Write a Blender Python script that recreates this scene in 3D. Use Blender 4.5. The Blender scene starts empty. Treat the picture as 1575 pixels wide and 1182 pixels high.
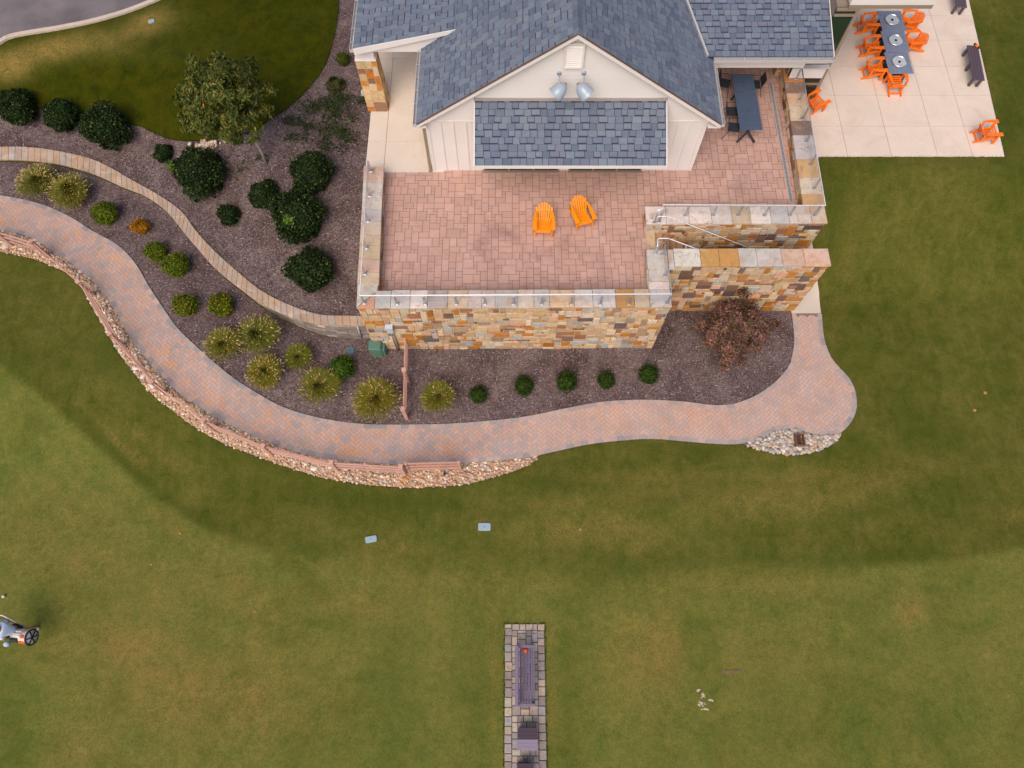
import bpy, bmesh, math, random
import numpy as np
from mathutils import Vector, Matrix, geometry
rad = math.radians
rng = np.random.default_rng(7)
random.seed(7)
SC = bpy.context.scene
COL = SC.collection

# ------------------------------------------------------------------ camera model
FPX, CU, CV, HC = 1090.0, 787.5, 591.0, 25.0
TILT = math.atan(439.0 / FPX)
CT, ST = math.cos(TILT), math.sin(TILT)
def ray(u, v):
    x = (u - CU) / FPX; y = -(v - CV) / FPX
    Y = y * CT + ST; d = CT - y * ST
    return x / d, Y / d                      # metres sideways / forward per metre of drop
def P(u, v, z):
    a, b = ray(u, v); h = HC - z
    return Vector((a * h, b * h, z))
def PY(u, v, Y):                             # point of the pixel's ray on the plane Y
    a, b = ray(u, v); h = Y / b
    return Vector((a * h, Y, HC - h))
def depth(p):
    return (HC - p.z) * CT + p.y * ST
def mpp(p):                                  # metres per photo pixel at p
    return depth(p) / FPX

def S(x):
    x = np.clip(x, 0, 1); return x * x * (3 - 2 * x)

# ------------------------------------------------------------------ terrain
def zlow(X, Y):
    left = 1.08 * S((-X - 5.2) / 7.0) * S((Y - 5.0) / 6.0)
    bank = 2.26 * S((Y - 13.4) / 5.2) * S((X - 10.8) / 1.5)
    und = 0.05 * np.sin(X * 0.33 + 1.0) * np.sin(Y * 0.41) * S((9.5 - Y) / 5.0)
    return left + bank + und

WALL_BACK = [(-60,231),(0,226),(51,227),(102,235),(150,248),(203,277),(244,300),(279,325),(302,356),(330,386),(361,414),(400,446),(438,466),(476,480),(502,485),(560,486)]
WALL_FRONT = [(-60,249),(0,245),(51,247),(102,255),(150,270),(190,288),(221,300),(254,323),(279,353),(305,384),(330,412),(361,438),(400,466),(438,484),(476,496),(502,500),(562,500)]
ZW = 1.3
def smooth_poly(pts, step=0.25):
    pts = [Vector(p) for p in pts]; out = []
    for i in range(len(pts) - 1):
        p0 = pts[max(i-1,0)]; p1 = pts[i]; p2 = pts[i+1]; p3 = pts[min(i+2,len(pts)-1)]
        n = max(2, int((p2-p1).length/step))
        for k in range(n):
            t = k / n
            out.append(0.5*((2*p1)+(p2-p0)*t+(2*p0-5*p1+4*p2-p3)*t*t+(3*p1-p0-3*p2+p3)*t**3))
    out.append(pts[-1]); return out
def resample(pts, n):
    d = [0.0]
    for a, b in zip(pts, pts[1:]): d.append(d[-1] + (b-a).length)
    out = []; j = 0
    for i in range(n):
        t = d[-1] * i / (n - 1)
        while j < len(d) - 2 and d[j+1] < t: j += 1
        w = (t - d[j]) / max(d[j+1]-d[j], 1e-9)
        out.append(pts[j].lerp(pts[j+1], min(max(w,0),1)))
    return out
WB = smooth_poly([P(u, v, ZW) for u, v in WALL_BACK])
WF = smooth_poly([P(u, v, ZW) for u, v in WALL_FRONT])
WBn = np.array([[p.x, p.y] for p in WB])
def seg_dist(X, Y, poly):                    # distance to an open polyline
    X = np.asarray(X, float); Y = np.asarray(Y, float)
    best = np.full(X.shape, 1e9)
    for (x0, y0), (x1, y1) in zip(poly[:-1], poly[1:]):
        dx, dy = x1-x0, y1-y0; L = dx*dx+dy*dy + 1e-12
        t = np.clip(((X-x0)*dx+(Y-y0)*dy)/L, 0, 1)
        best = np.minimum(best, np.hypot(X-x0-t*dx, Y-y0-t*dy))
    return best
def zup(X, Y):
    d = seg_dist(X, Y, WBn[::3])
    return 1.24 + 1.58 * S(d / 5.2)
def hit(u, v, zf=zlow, off=0.0):
    z = 0.0
    a, b = ray(u, v)
    for _ in range(25):
        h = HC - z
        z = 0.5*z + 0.5*(float(zf(a*h, b*h)) + off)
    return Vector((a*(HC-z), b*(HC-z), z))
def inpoly(X, Y, poly):
    X = np.asarray(X, float); Y = np.asarray(Y, float)
    c = np.zeros(X.shape, bool); n = len(poly)
    for i in range(n):
        x0, y0 = poly[i][0], poly[i][1]; x1, y1 = poly[i-1][0], poly[i-1][1]
        if y0 == y1: continue
        m = ((y0 > Y) != (y1 > Y)) & (X < (x1-x0)*(Y-y0)/(y1-y0)+x0)
        c ^= m
    return c

# ------------------------------------------------------------------ colours
def lin(r, g, b, k=0.74):
    f = lambda c: (c/255/12.92 if c/255 <= .04045 else ((c/255+.055)/1.055)**2.4)
    return (f(r)*k, f(g)*k, f(b)*k)
def jit(c, a=.1, r=None):
    r = r or random
    m = 1 + r.uniform(-a, a)
    return tuple(max(0, x*m*(1+r.uniform(-a, a)*.3)) for x in c)

# ------------------------------------------------------------------ materials
def newmat(name):
    m = bpy.data.materials.new(name); m.use_nodes = True
    nt = m.node_tree
    return m, nt, nt.nodes['Principled BSDF']
def _set(nt, sock, v):
    if isinstance(v, bpy.types.NodeSocket): nt.links.new(v, sock)
    elif isinstance(v, tuple) and len(v) == 3 and sock.type == 'RGBA': sock.default_value = (*v, 1)
    else: sock.default_value = v
def math_(nt, op, a, b=0.5):
    n = nt.nodes.new('ShaderNodeMath'); n.operation = op
    _set(nt, n.inputs[0], a); _set(nt, n.inputs[1], b); return n.outputs[0]
def coords(nt, kind='Object', scale=(1,1,1), rot=(0,0,0)):
    if kind == 'World': o = nt.nodes.new('ShaderNodeNewGeometry').outputs['Position']
    else: o = nt.nodes.new('ShaderNodeTexCoord').outputs['Object']
    mp = nt.nodes.new('ShaderNodeMapping'); mp.inputs['Scale'].default_value = scale
    mp.inputs['Rotation'].default_value = rot
    nt.links.new(o, mp.inputs['Vector']); return mp.outputs[0]
def noise(nt, vec, scale, detail=4, rough=.6, dist=0):
    n = nt.nodes.new('ShaderNodeTexNoise'); nt.links.new(vec, n.inputs['Vector'])
    n.inputs['Scale'].default_value = scale; n.inputs['Detail'].default_value = detail
    n.inputs['Roughness'].default_value = rough; n.inputs['Distortion'].default_value = dist
    return n.outputs[0]
def voro(nt, vec, scale, out='Distance', feat='F1'):
    n = nt.nodes.new('ShaderNodeTexVoronoi'); n.feature = feat
    nt.links.new(vec, n.inputs['Vector']); n.inputs['Scale'].default_value = scale
    return n.outputs[out]
def maprange(nt, v, a, b, c=0., d=1.):
    n = nt.nodes.new('ShaderNodeMapRange'); nt.links.new(v, n.inputs[0])
    for i, x in enumerate((a, b, c, d)): n.inputs[i+1].default_value = x
    return n.outputs[0]
def mix(nt, fac, a, b, blend='MIX'):
    n = nt.nodes.new('ShaderNodeMix'); n.data_type = 'RGBA'; n.blend_type = blend
    _set(nt, n.inputs[0], fac); _set(nt, n.inputs[6], a); _set(nt, n.inputs[7], b)
    return n.outputs[2]
def attr(nt, name='col', out='Color'):
    n = nt.nodes.new('ShaderNodeAttribute'); n.attribute_name = name; return n.outputs[out]
def bump(nt, b, h, strength=.4, dist=.02):
    n = nt.nodes.new('ShaderNodeBump'); n.inputs['Strength'].default_value = strength
    n.inputs['Distance'].default_value = dist; nt.links.new(h, n.inputs['Height'])
    nt.links.new(n.outputs[0], b.inputs['Normal'])
def mscale(nt, col, f):                       # colour times scalar socket
    n = nt.nodes.new('ShaderNodeVectorMath'); n.operation = 'SCALE'
    _set(nt, n.inputs[0], col); nt.links.new(f, n.inputs['Scale']); return n.outputs[0]

def mat_attr(name, rough=.8, var=.18, ns=3., fine=40., fv=.12, bmp=.25, bd=.008, spec=.3, metal=0, kind='Object', stretch=(1,1,1), stain=None):
    m, nt, b = newmat(name)
    c = attr(nt); vec = coords(nt, kind, stretch)
    n1 = noise(nt, vec, ns, 5, .62, .4); n2 = noise(nt, vec, fine, 3, .7)
    f = math_(nt, 'MULTIPLY', maprange(nt, n1, .25, .75, 1-var, 1+var), maprange(nt, n2, .25, .75, 1-fv, 1+fv))
    col = mscale(nt, c, f)
    for k_, (sc, lo, hi, rgb, amt) in enumerate(stain if isinstance(stain, list) else ([stain] if stain else [])):
        mp = nt.nodes.new('ShaderNodeMapping'); mp.inputs['Location'].default_value = (7.3*k_, 3.1*k_, 0); nt.links.new(vec, mp.inputs['Vector'])
        n3 = noise(nt, mp.outputs[0], sc, 7, .68, 1.2)
        col = mix(nt, math_(nt, 'MULTIPLY', maprange(nt, n3, lo, hi), amt), col, rgb)
    nt.links.new(col, b.inputs['Base Color'])
    b.inputs['Roughness'].default_value = rough
    b.inputs['Specular IOR Level'].default_value = spec
    b.inputs['Metallic'].default_value = metal
    if bmp: bump(nt, b, math_(nt, 'ADD', n1, n2), bmp, bd)
    return m
def mat_plain(name, c, rough=.6, var=.08, ns=4., fine=60., bmp=.08, spec=.4, metal=0, stretch=(1,1,1)):
    m, nt, b = newmat(name)
    vec = coords(nt, 'Object', stretch)
    n1 = noise(nt, vec, ns, 5, .6); n2 = noise(nt, vec, fine, 2, .6)
    f = math_(nt, 'MULTIPLY', maprange(nt, n1, .25, .75, 1-var, 1+var), maprange(nt, n2, .25, .75, 1-var*.6, 1+var*.6))
    col = mscale(nt, (*c,), f) if False else None
    rgb = nt.nodes.new('ShaderNodeRGB'); rgb.outputs[0].default_value = (*c, 1)
    nt.links.new(mscale(nt, rgb.outputs[0], f), b.inputs['Base Color'])
    b.inputs['Roughness'].default_value = rough; b.inputs['Specular IOR Level'].default_value = spec
    b.inputs['Metallic'].default_value = metal
    if bmp: bump(nt, b, n2, bmp, .004)
    return m

# ------------------------------------------------------------------ mesh builder
class MB:
    def __init__(s): s.v = []; s.f = []; s.c = []; s.cur = (.5, .5, .5)
    def col(s, c): s.cur = tuple(c); return s
    def add(s, vs, fs, c=None):
        o = len(s.v); c = c or s.cur
        s.v += [tuple(p) for p in vs]; s.c += [c]*len(vs)
        s.f += [tuple(o+i for i in f) for f in fs]; return s
    def hexa(s, b, t, c=None):               # bottom 4, top 4 (ccw from above)
        return s.add(list(b)+list(t), [(3,2,1,0),(4,5,6,7),(0,1,5,4),(1,2,6,5),(2,3,7,6),(3,0,4,7)], c)
    def box(s, x0, x1, y0, y1, z0, z1, c=None, M=None):
        b = [(x0,y0,z0),(x1,y0,z0),(x1,y1,z0),(x0,y1,z0)]; t = [(x,y,z1) for x,y,_ in b]
        if M is not None: b = [M @ Vector(p) for p in b]; t = [M @ Vector(p) for p in t]
        return s.hexa(b, t, c)
    def cbox(s, x0, x1, y0, y1, z0, z1, ch=.01, c=None, M=None):   # chamfered box
        vs = []
        for (a, e) in ((0, ch), ):
            pass
        xs, ys, zs = (x0, x0+ch, x1-ch, x1), (y0, y0+ch, y1-ch, y1), (z0, z0+ch, z1-ch, z1)
        key = {}
        def V(x, y, z):
            k = (x, y, z)
            if k not in key: key[k] = len(vs); vs.append((xs[x], ys[y], zs[z]))
            return key[k]
        fs = []
        for z, inv in ((0, 1), (3, 0)):
            q = [V(1,1,z), V(2,1,z), V(2,2,z), V(1,2,z)]; fs.append(q[::-1] if inv else q)
        for y, inv in ((0, 0), (3, 1)):
            q = [V(1,y,1), V(2,y,1), V(2,y,2), V(1,y,2)]; fs.append(q[::-1] if inv else q)
        for x, inv in ((0, 1), (3, 0)):
            q = [V(x,1,1), V(x,2,1), V(x,2,2), V(x,1,2)]; fs.append(q[::-1] if inv else q)
        for a in (1, 2):
            A = 0 if a == 1 else 3
            for d in (1, 2):
                D = 0 if d == 1 else 3
                fs.append([V(1,A,d), V(2,A,d), V(2,a,D), V(1,a,D)])
                fs.append([V(A,1,d), V(A,2,d), V(a,2,D), V(a,1,D)])
                fs.append([V(A,d,1), V(A,d,2), V(a,D,2), V(a,D,1)])
                for g in (1, 2):
                    G = 0 if g == 1 else 3
                    fs.append([V(A,d,g), V(a,D,g), V(a,d,G)])
        if M is not None: vs = [M @ Vector(p) for p in vs]
        return s.add(vs, fs, c)
    def prism(s, poly, z0, z1, c=None):
        n = len(poly)
        vs = [(p[0], p[1], z0) for p in poly] + [(p[0], p[1], z1) for p in poly]
        return s.add(vs, [tuple(range(n))[::-1], tuple(range(n, 2*n))] + [(i, (i+1)%n, n+(i+1)%n, n+i) for i in range(n)], c)
    def bar(s, p0, p1, w, h, up=(0,0,1), c=None):   # rectangular bar between points
        p0 = Vector(p0); p1 = Vector(p1); d = (p1-p0).normalized(); up = Vector(up)
        a = d.cross(up)
        if a.length < 1e-4: a = d.cross(Vector((1,0,0)))
        a.normalize(); u = a.cross(d)
        q = lambda p: [p-a*w/2-u*h/2, p+a*w/2-u*h/2, p+a*w/2+u*h/2, p-a*w/2+u*h/2]
        return s.add(q(p0)+q(p1), [(0,1,2,3),(7,6,5,4),(0,4,5,1),(1,5,6,2),(2,6,7,3),(3,7,4,0)], c)
    def tube(s, pts, r, n=8, c=None, cap=True):
        pts = [Vector(p) for p in pts]; rs = r if isinstance(r, (list, tuple)) else [r]*len(pts)
        vs = []; fs = []; prev = None
        for i, p in enumerate(pts):
            d = (pts[min(i+1, len(pts)-1)]-pts[max(i-1, 0)]).normalized()
            if prev is None:
                a = d.cross(Vector((0,0,1)))
                if a.length < .05: a = d.cross(Vector((1,0,0)))
            else: a = prev - d*prev.dot(d)
            a.normalize(); prev = a; b = d.cross(a)
            for k in range(n):
                t = 2*math.pi*k/n; vs.append(p+(a*math.cos(t)+b*math.sin(t))*rs[i])
        for i in range(len(pts)-1):
            for k in range(n):
                fs.append((i*n+k, i*n+(k+1)%n, (i+1)*n+(k+1)%n, (i+1)*n+k))
        if cap: fs += [tuple(range(n))[::-1], tuple(range((len(pts)-1)*n, len(pts)*n))]
        return s.add(vs, fs, c)
    def lathe(s, prof, n=20, M=None, c=None):
        vs = []; fs = []
        for r, z in prof:
            for k in range(n):
                t = 2*math.pi*k/n; vs.append(Vector((r*math.cos(t), r*math.sin(t), z)))
        for i in range(len(prof)-1):
            for k in range(n): fs.append((i*n+k, i*n+(k+1)%n, (i+1)*n+(k+1)%n, (i+1)*n+k))
        if prof[0][0] > 1e-4: fs.append(tuple(range(n))[::-1])
        if prof[-1][0] > 1e-4: fs.append(tuple(range((len(prof)-1)*n, len(prof)*n)))
        if M is not None: vs = [M @ p for p in vs]
        return s.add(vs, fs, c)
    def build(s, name, mat, parent=None, smooth=False, bevel=0, loc=None):
        return mesh_obj(name, s.v, s.f, s.c, mat, parent, smooth, bevel, loc)

def mesh_obj(name, v, f, c, mat, parent=None, smooth=False, bevel=0, loc=None):
    me = bpy.data.meshes.new(name)
    v = np.asarray([tuple(p) for p in v] if not isinstance(v, np.ndarray) else v, dtype=float)
    org = Vector((0,0,0))
    if parent is None and loc is None:
        mn, mx = v.min(0), v.max(0); org = Vector(((mn[0]+mx[0])/2, (mn[1]+mx[1])/2, mn[2]))
    elif loc is not None: org = Vector(loc)
    elif parent is not None: org = Vector(parent.get('_base', (0,0,0)))
    v = v - np.array(org)
    if isinstance(f, np.ndarray):
        n, k = f.shape
        me.vertices.add(len(v)); me.vertices.foreach_set('co', v.ravel())
        me.loops.add(n*k); me.loops.foreach_set('vertex_index', f.ravel().astype(np.int32))
        me.polygons.add(n); me.polygons.foreach_set('loop_start', np.arange(0, n*k, k, dtype=np.int32))
        me.update(calc_edges=True)
    else: me.from_pydata(v.tolist(), [], f)
    if c is not None and len(c):
        a = me.color_attributes.new('col', 'FLOAT_COLOR', 'POINT')
        cc = np.ones((len(v), 4)); cc[:, :3] = np.asarray(c, float)
        a.data.foreach_set('color', cc.ravel())
    if smooth: me.polygons.foreach_set('use_smooth', np.ones(len(me.polygons), bool))
    me.materials.append(mat); me.validate(); me.update()
    o = bpy.data.objects.new(name, me); COL.objects.link(o)
    if parent is not None:
        o.parent = parent; o['_base'] = tuple(org)
    else: o.location = org
    if bevel:
        b = o.modifiers.new('bevel', 'BEVEL'); b.width = bevel; b.segments = 2; b.limit_method = 'ANGLE'
    return o
def tag(o, label, cat, group=None):
    o['label'] = label; o['category'] = cat
    if group: o['group'] = group
    return o
def structure(o, kind='structure'): o['kind'] = kind; return o
def thing(name, label, cat, base=(0,0,0), group=None):
    """Empty at the thing's base; its parts are given in WORLD coordinates and stored relative to the base"""
    o = bpy.data.objects.new(name, None); COL.objects.link(o); o.empty_display_size = .2
    o.location = base; o['_base'] = tuple(base)
    return tag(o, label, cat, group)
def local_thing(name, label, cat, group=None):
    o = bpy.data.objects.new(name, None); COL.objects.link(o); o['_base'] = (0.,0.,0.)
    return tag(o, label, cat, group)
def dup(root, loc, rotz, label, scale=1.0):
    r = root.copy(); COL.objects.link(r); r.location = loc; r.rotation_euler = (0,0,rotz); r['label'] = label
    r.scale = (scale,)*3
    for ch in list(root.children):
        c = ch.copy(); COL.objects.link(c); c.parent = r
        for g in list(ch.children):
            d = g.copy(); COL.objects.link(d); d.parent = c
    return r
def sub(o, part):                            # make o a sub-part of part (both share the thing's base)
    o.parent = part; return o

def sheet(name, poly, zf, off, mat, spacing=.4, skirt=0.0, col=None):
    """tessellated sheet over a plan polygon draped on the height function"""
    pts = []
    n = len(poly)
    for i in range(n):
        a = Vector((poly[i][0], poly[i][1])); b = Vector((poly[(i+1)%n][0], poly[(i+1)%n][1]))
        k = max(1, int((b-a).length/spacing))
        for j in range(k): pts.append(a.lerp(b, j/k))
    nb = len(pts); X = [p.x for p in pts]; Y = [p.y for p in pts]
    gx, gy = np.meshgrid(np.arange(min(X), max(X), spacing), np.arange(min(Y), max(Y), spacing))
    gx = gx.ravel(); gy = gy.ravel()
    bp = np.array([[p.x, p.y] for p in pts]); ok = inpoly(gx, gy, bp)
    gx, gy = gx[ok], gy[ok]
    d = seg_dist(gx, gy, np.vstack([bp, bp[:1]])) if len(gx) else gx
    gx, gy = gx[d > spacing*.4], gy[d > spacing*.4]
    allp = pts + [Vector((a, b)) for a, b in zip(gx, gy)]
    r = geometry.delaunay_2d_cdt(allp, [(i, (i+1)%nb) for i in range(nb)], [], 1, 1e-5)
    V = np.array([[p.x, p.y] for p in r[0]])
    Z = zf(V[:,0], V[:,1]) + off if callable(zf) else np.full(len(V), zf+off)
    v3 = np.column_stack([V, Z]).tolist(); F = []
    for f in r[2]:
        a, b, c = [V[i] for i in f[:3]]
        F.append(list(f) if (b[0]-a[0])*(c[1]-a[1])-(b[1]-a[1])*(c[0]-a[0]) > 0 else list(f)[::-1])
    if skirt:
        edges = {}
        for f in F:
            for i in range(len(f)):
                e = (f[i], f[(i+1)%len(f)]); k = tuple(sorted(e)); edges.setdefault(k, []).append(e)
        low = {}
        for k, e in edges.items():
            if len(e) == 1:
                a, b = e[0]
                for q in (a, b):
                    if q not in low: low[q] = len(v3); v3.append([v3[q][0], v3[q][1], v3[q][2]-skirt])
                F.append([b, a, low[a], low[b]])
    c = [col]*len(v3) if col else None
    return mesh_obj(name, v3, F, c, mat)

def pack(W, H, cw, ch, choices, r):
    nx, ny = max(1, round(W/cw)), max(1, round(H/ch)); cw, ch = W/nx, H/ny
    g = np.zeros((ny, nx), bool); out = []
    for j in range(ny):
        for i in range(nx):
            if g[j, i]: continue
            for t in range(6):
                w, h = r.choice(choices) if t < 5 else (1, 1)
                w = min(w, nx-i); h = min(h, ny-j)
                if not g[j:j+h, i:i+w].any(): break
            else:
                w = h = 1
                while i+w < nx and w < 3 and not g[j, i+w]: w += 1
                while j+h < ny and h < 2 and not g[j+h, i:i+w].any(): h += 1
            if w == 1 and out and t >= 5:
                pass
            g[j:j+h, i:i+w] = True; out.append((i*cw, j*ch, w*cw, h*ch))
    return out
def slab(mb, O, ux, uy, n, x, y, w, h, d, c, gap=.006, ch=.008, back=.01):
    """a chamfered stone standing d proud of the plane O,ux,uy"""
    x0, x1, y0, y1 = x+gap, x+w-gap, y+gap, y+h-gap
    if x1-x0 < 2.2*ch or y1-y0 < 2.2*ch: return
    q = lambda a, b, e: O+ux*a+uy*b+n*e
    A = [q(x0,y0,-back), q(x1,y0,-back), q(x1,y1,-back), q(x0,y1,-back)]
    B = [q(x0,y0,d-ch), q(x1,y0,d-ch), q(x1,y1,d-ch), q(x0,y1,d-ch)]
    C = [q(x0+ch,y0+ch,d), q(x1-ch,y0+ch,d), q(x1-ch,y1-ch,d), q(x0+ch,y1-ch,d)]
    fs = [(8,9,10,11)]
    for i in range(4):
        j = (i+1)%4; fs += [(i,j,4+j,4+i), (4+i,4+j,8+j,8+i)]
    mb.add(A+B+C, fs, c)
# ------------------------------------------------------------------ named materials
def lawn_mat():
    m, nt, b = newmat('lawn_grass')
    vec = coords(nt, 'World')
    big = noise(nt, vec, .35, 5, .6, .6); mid = noise(nt, vec, 1.7, 6, .68, .5)
    fine = noise(nt, vec, 16, 4, .75); blade = noise(nt, vec, 55, 3, .8)
    st = noise(nt, coords(nt, 'World', (3.2, .55, 1), (0, 0, .35)), 1.0, 5, .65)
    at = nt.nodes.new('ShaderNodeAttribute'); at.attribute_name = 'lawn'
    sep = nt.nodes.new('ShaderNodeSeparateColor'); nt.links.new(at.outputs['Color'], sep.inputs[0])
    mown, dry, lush = sep.outputs
    rough_c = mix(nt, maprange(nt, mid, .33, .67), lin(76,84,26), lin(112,106,46))
    mown_c = mix(nt, maprange(nt, mid, .33, .67), lin(103,115,50), lin(131,128,60))
    c = mix(nt, mown, rough_c, mown_c)
    c = mix(nt, math_(nt, 'MULTIPLY', maprange(nt, big, .42, .66), maprange(nt, mown, 0, 1, .22, .42)), c, lin(142,130,66))
    c = mix(nt, math_(nt, 'MULTIPLY', maprange(nt, st, .5, .75), .28), c, lin(142,128,72))
    dn = math_(nt, 'MULTIPLY', dry, maprange(nt, math_(nt, 'ADD', mid, fine), .75, 1.15, .25, 1.0))
    c = mix(nt, dn, c, lin(164,132,72))
    c = mix(nt, math_(nt, 'MULTIPLY', lush, maprange(nt, mid, .3, .7, .7, 1.)), c, lin(60,78,20))
    c = mix(nt, maprange(nt, noise(nt, coords(nt, 'World', (1,1,1), (0,0,1)), .55, 6, .62, .8), .5, .72, 0, .4), c, lin(78,90,24))
    c = mix(nt, maprange(nt, noise(nt, vec, 4.5, 5, .7, .6), .36, .66, 0, .32), c, lin(70,78,20))
    deep = nt.nodes.new('ShaderNodeAttribute'); deep.attribute_name = 'deep'
    c = mix(nt, deep.outputs['Fac'], c, mix(nt, maprange(nt, mid, .3, .7), lin(40,48,0), lin(72,72,2)))
    c = mix(nt, math_(nt, 'MULTIPLY', deep.outputs['Fac'], maprange(nt, noise(nt, coords(nt, 'World', (2.2,.8,1)), 1.4, 6, .7), .52, .75, 0, .5)), c, lin(98,78,14))
    f = math_(nt, 'MULTIPLY', maprange(nt, fine, .25, .75, .74, 1.26), maprange(nt, blade, .25, .75, .68, 1.32))
    nt.links.new(mscale(nt, c, f), b.inputs['Base Color'])
    b.inputs['Roughness'].default_value = .9; b.inputs['Specular IOR Level'].default_value = .05
    bump(nt, b, math_(nt, 'ADD', fine, blade), .5, .03)
    return m
def mulch_mat():
    m, nt, b = newmat('mulch')
    vec = coords(nt, 'World')
    big = noise(nt, vec, .7, 5, .65, .5); fine = noise(nt, vec, 22, 5, .75)
    ch = voro(nt, coords(nt, 'World', (1, .45, 1), (0, 0, .6)), 38, 'Color')
    ch2 = voro(nt, coords(nt, 'World', (.45, 1, 1), (0, 0, .3)), 46, 'Color')
    s1 = nt.nodes.new('ShaderNodeSeparateColor'); nt.links.new(ch, s1.inputs[0])
    s2 = nt.nodes.new('ShaderNodeSeparateColor'); nt.links.new(ch2, s2.inputs[0])
    c = mix(nt, maprange(nt, big, .36, .62), lin(94,75,72), lin(142,121,117))
    c = mix(nt, math_(nt, 'MULTIPLY', maprange(nt, noise(nt, vec, 1.3, 4, .6), .56, .72), .45), c, lin(128,90,76))
    c = mix(nt, math_(nt, 'MULTIPLY', maprange(nt, s1.outputs[0], .62, .95), .5), c, lin(160,140,140))
    c = mix(nt, math_(nt, 'MULTIPLY', maprange(nt, s2.outputs[1], .6, .9), .7), c, lin(66,48,48))
    c = mix(nt, maprange(nt, s2.outputs[0], .965, .985), c, lin(190,176,170))
    nt.links.new(mscale(nt, c, maprange(nt, fine, .25, .75, .72, 1.28)), b.inputs['Base Color'])
    b.inputs['Roughness'].default_value = .95; b.inputs['Specular IOR Level'].default_value = .15
    bump(nt, b, math_(nt, 'ADD', fine, s1.outputs[0]), .7, .03)
    return m
def asphalt_mat():
    m, nt, b = newmat('asphalt')
    vec = coords(nt, 'World'); n1 = noise(nt, vec, .8, 5, .6); n2 = noise(nt, vec, 70, 3, .8)
    c = mix(nt, maprange(nt, n1, .3, .7), lin(112,102,104), lin(138,127,128))
    nt.links.new(mscale(nt, c, maprange(nt, n2, .2, .8, .75, 1.25)), b.inputs['Base Color'])
    b.inputs['Roughness'].default_value = .9; bump(nt, b, n2, .4, .008); return m
def glass_mat():
    m, nt, b = newmat('dark_window_glass')
    vec = coords(nt); n = noise(nt, vec, .5, 2)
    nt.links.new(mix(nt, maprange(nt, n, .4, .6), (.006,.016,.011), (.016,.032,.022)), b.inputs['Base Color'])
    b.inputs['Roughness'].default_value = .08; b.inputs['Specular IOR Level'].default_value = .7; return m

M_LAWN, M_MULCH, M_ASPH, M_GLASS = lawn_mat(), mulch_mat(), asphalt_mat(), glass_mat()
M_CONC = mat_attr('concrete', .85, .06, .9, 45, .05, .12, .004, stain=[(.5,.52,.75,lin(206,172,146,.8),.4),(2.5,.6,.78,lin(170,150,134),.35)])
M_STAMP = mat_attr('stamped_concrete', .75, .10, 1.2, 30, .08, .25, .006, .35, stain=[(1.1,.56,.80,lin(160,120,114),.5),(.45,.52,.72,lin(150,112,102),.5),(4.,.62,.74,lin(140,102,94),.45)])
M_PAVER = mat_attr('clay_paver', .85, .12, 1.0, 60, .10, .2, .004)
M_STONE = mat_attr('field_stone', .8, .22, 5, 26, .14, .4, .012, .3, stain=[(4.,.57,.74,lin(150,108,74),.55),(3.,.60,.74,lin(226,204,178),.4)])
M_COPE = mat_attr('cap_stone', .75, .13, 3, 30, .10, .3, .008, .3, stain=[(1.6,.54,.68,lin(206,150,92),.75),(2.6,.57,.68,lin(120,104,92),.6),(1.1,.56,.7,lin(236,226,216),.5)])
M_MORTAR = mat_plain('mortar', lin(232,206,176,.85), .9, .12, 6, 60, .3)
M_PEBBLE = mat_attr('river_pebble', .7, .12, 9, 40, .12, .2, .004)
M_SHINGLE = mat_attr('slate_shingle', .75, .10, 4, 90, .16, .35, .004, .35)
M_DECK = mat_plain('roof_underlay', lin(60,64,88), .9)
M_WHITE = mat_plain('cream_paint', lin(238,229,224,.82), .5, .04, 1.2, 40, .06)
M_TAUPE = mat_plain('taupe_metal', lin(158,140,122), .45, .05)
M_GUTTER = mat_plain('pale_gutter_metal', lin(206,200,198), .35, .05, spec=.5)
M_STEEL = mat_plain('stainless_steel', (.62,.62,.66), .28, .06, 8, 80, .05, .5, .85)
M_RAIL = mat_plain('brushed_rail', (.80,.78,.78), .32, .05, 8, 80, .05, .5, .1)
M_WOOD = mat_attr('terracotta_painted_wood', .75, .12, 3, 50, .1, .25, .004, .3, stretch=(1,1,1))
M_LEAF = mat_attr('leaves', .65, .12, 6, 60, .1, 0, 0, .14)
M_BLADE = mat_attr('grass_blades', .65, .10, 8, 60, .1, 0, 0, .15)
M_BARK = mat_plain('bark', lin(150,140,135), .9, .3, 6, 40, .5)
M_ORANGE = mat_plain('orange_plastic_lumber', lin(255,122,12,.88), .45, .05, 3, 50, .08)
M_YELLOW = mat_plain('amber_plastic_lumber', lin(255,152,16,.86), .45, .05, 3, 50, .08)
M_BLUE = mat_plain('slate_blue_plastic_lumber', lin(112,118,136,1.15), .55, .06, 3, 50, .08)
M_BLUED = mat_plain('dark_blue_grey_plastic', lin(60,64,80,.6), .5, .06)
M_BLACK = mat_plain('black_plastic', (.018,.018,.022), .45, .1)
M_SLING = mat_plain('black_sling_fabric', (.022,.026,.034), .7, .1, 8, 120, .2)
M_PURPLE = mat_plain('purple_brown_plastic_lumber', lin(122,106,130), .55, .08, 3, 50, .12)
M_DKBROWN = mat_plain('dark_brown_plastic_lumber', lin(98,80,90), .55, .08, 3, 50, .12)
M_GREENBOX = mat_plain('green_cabinet_enamel', lin(98,136,118), .5, .08, 2, 40, .06)
M_LID = mat_plain('pale_blue_plastic', lin(166,186,196), .5, .06)
M_TEAL = mat_plain('teal_plastic', lin(92,128,138), .5, .1)
M_LAMP = mat_plain('pale_blue_grey_enamel', lin(176,188,202), .25, .04, spec=.6)
M_GLOW = mat_plain('clear_bowl', lin(205,208,212), .25, .2, 9, 50, .4, .6)

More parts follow.
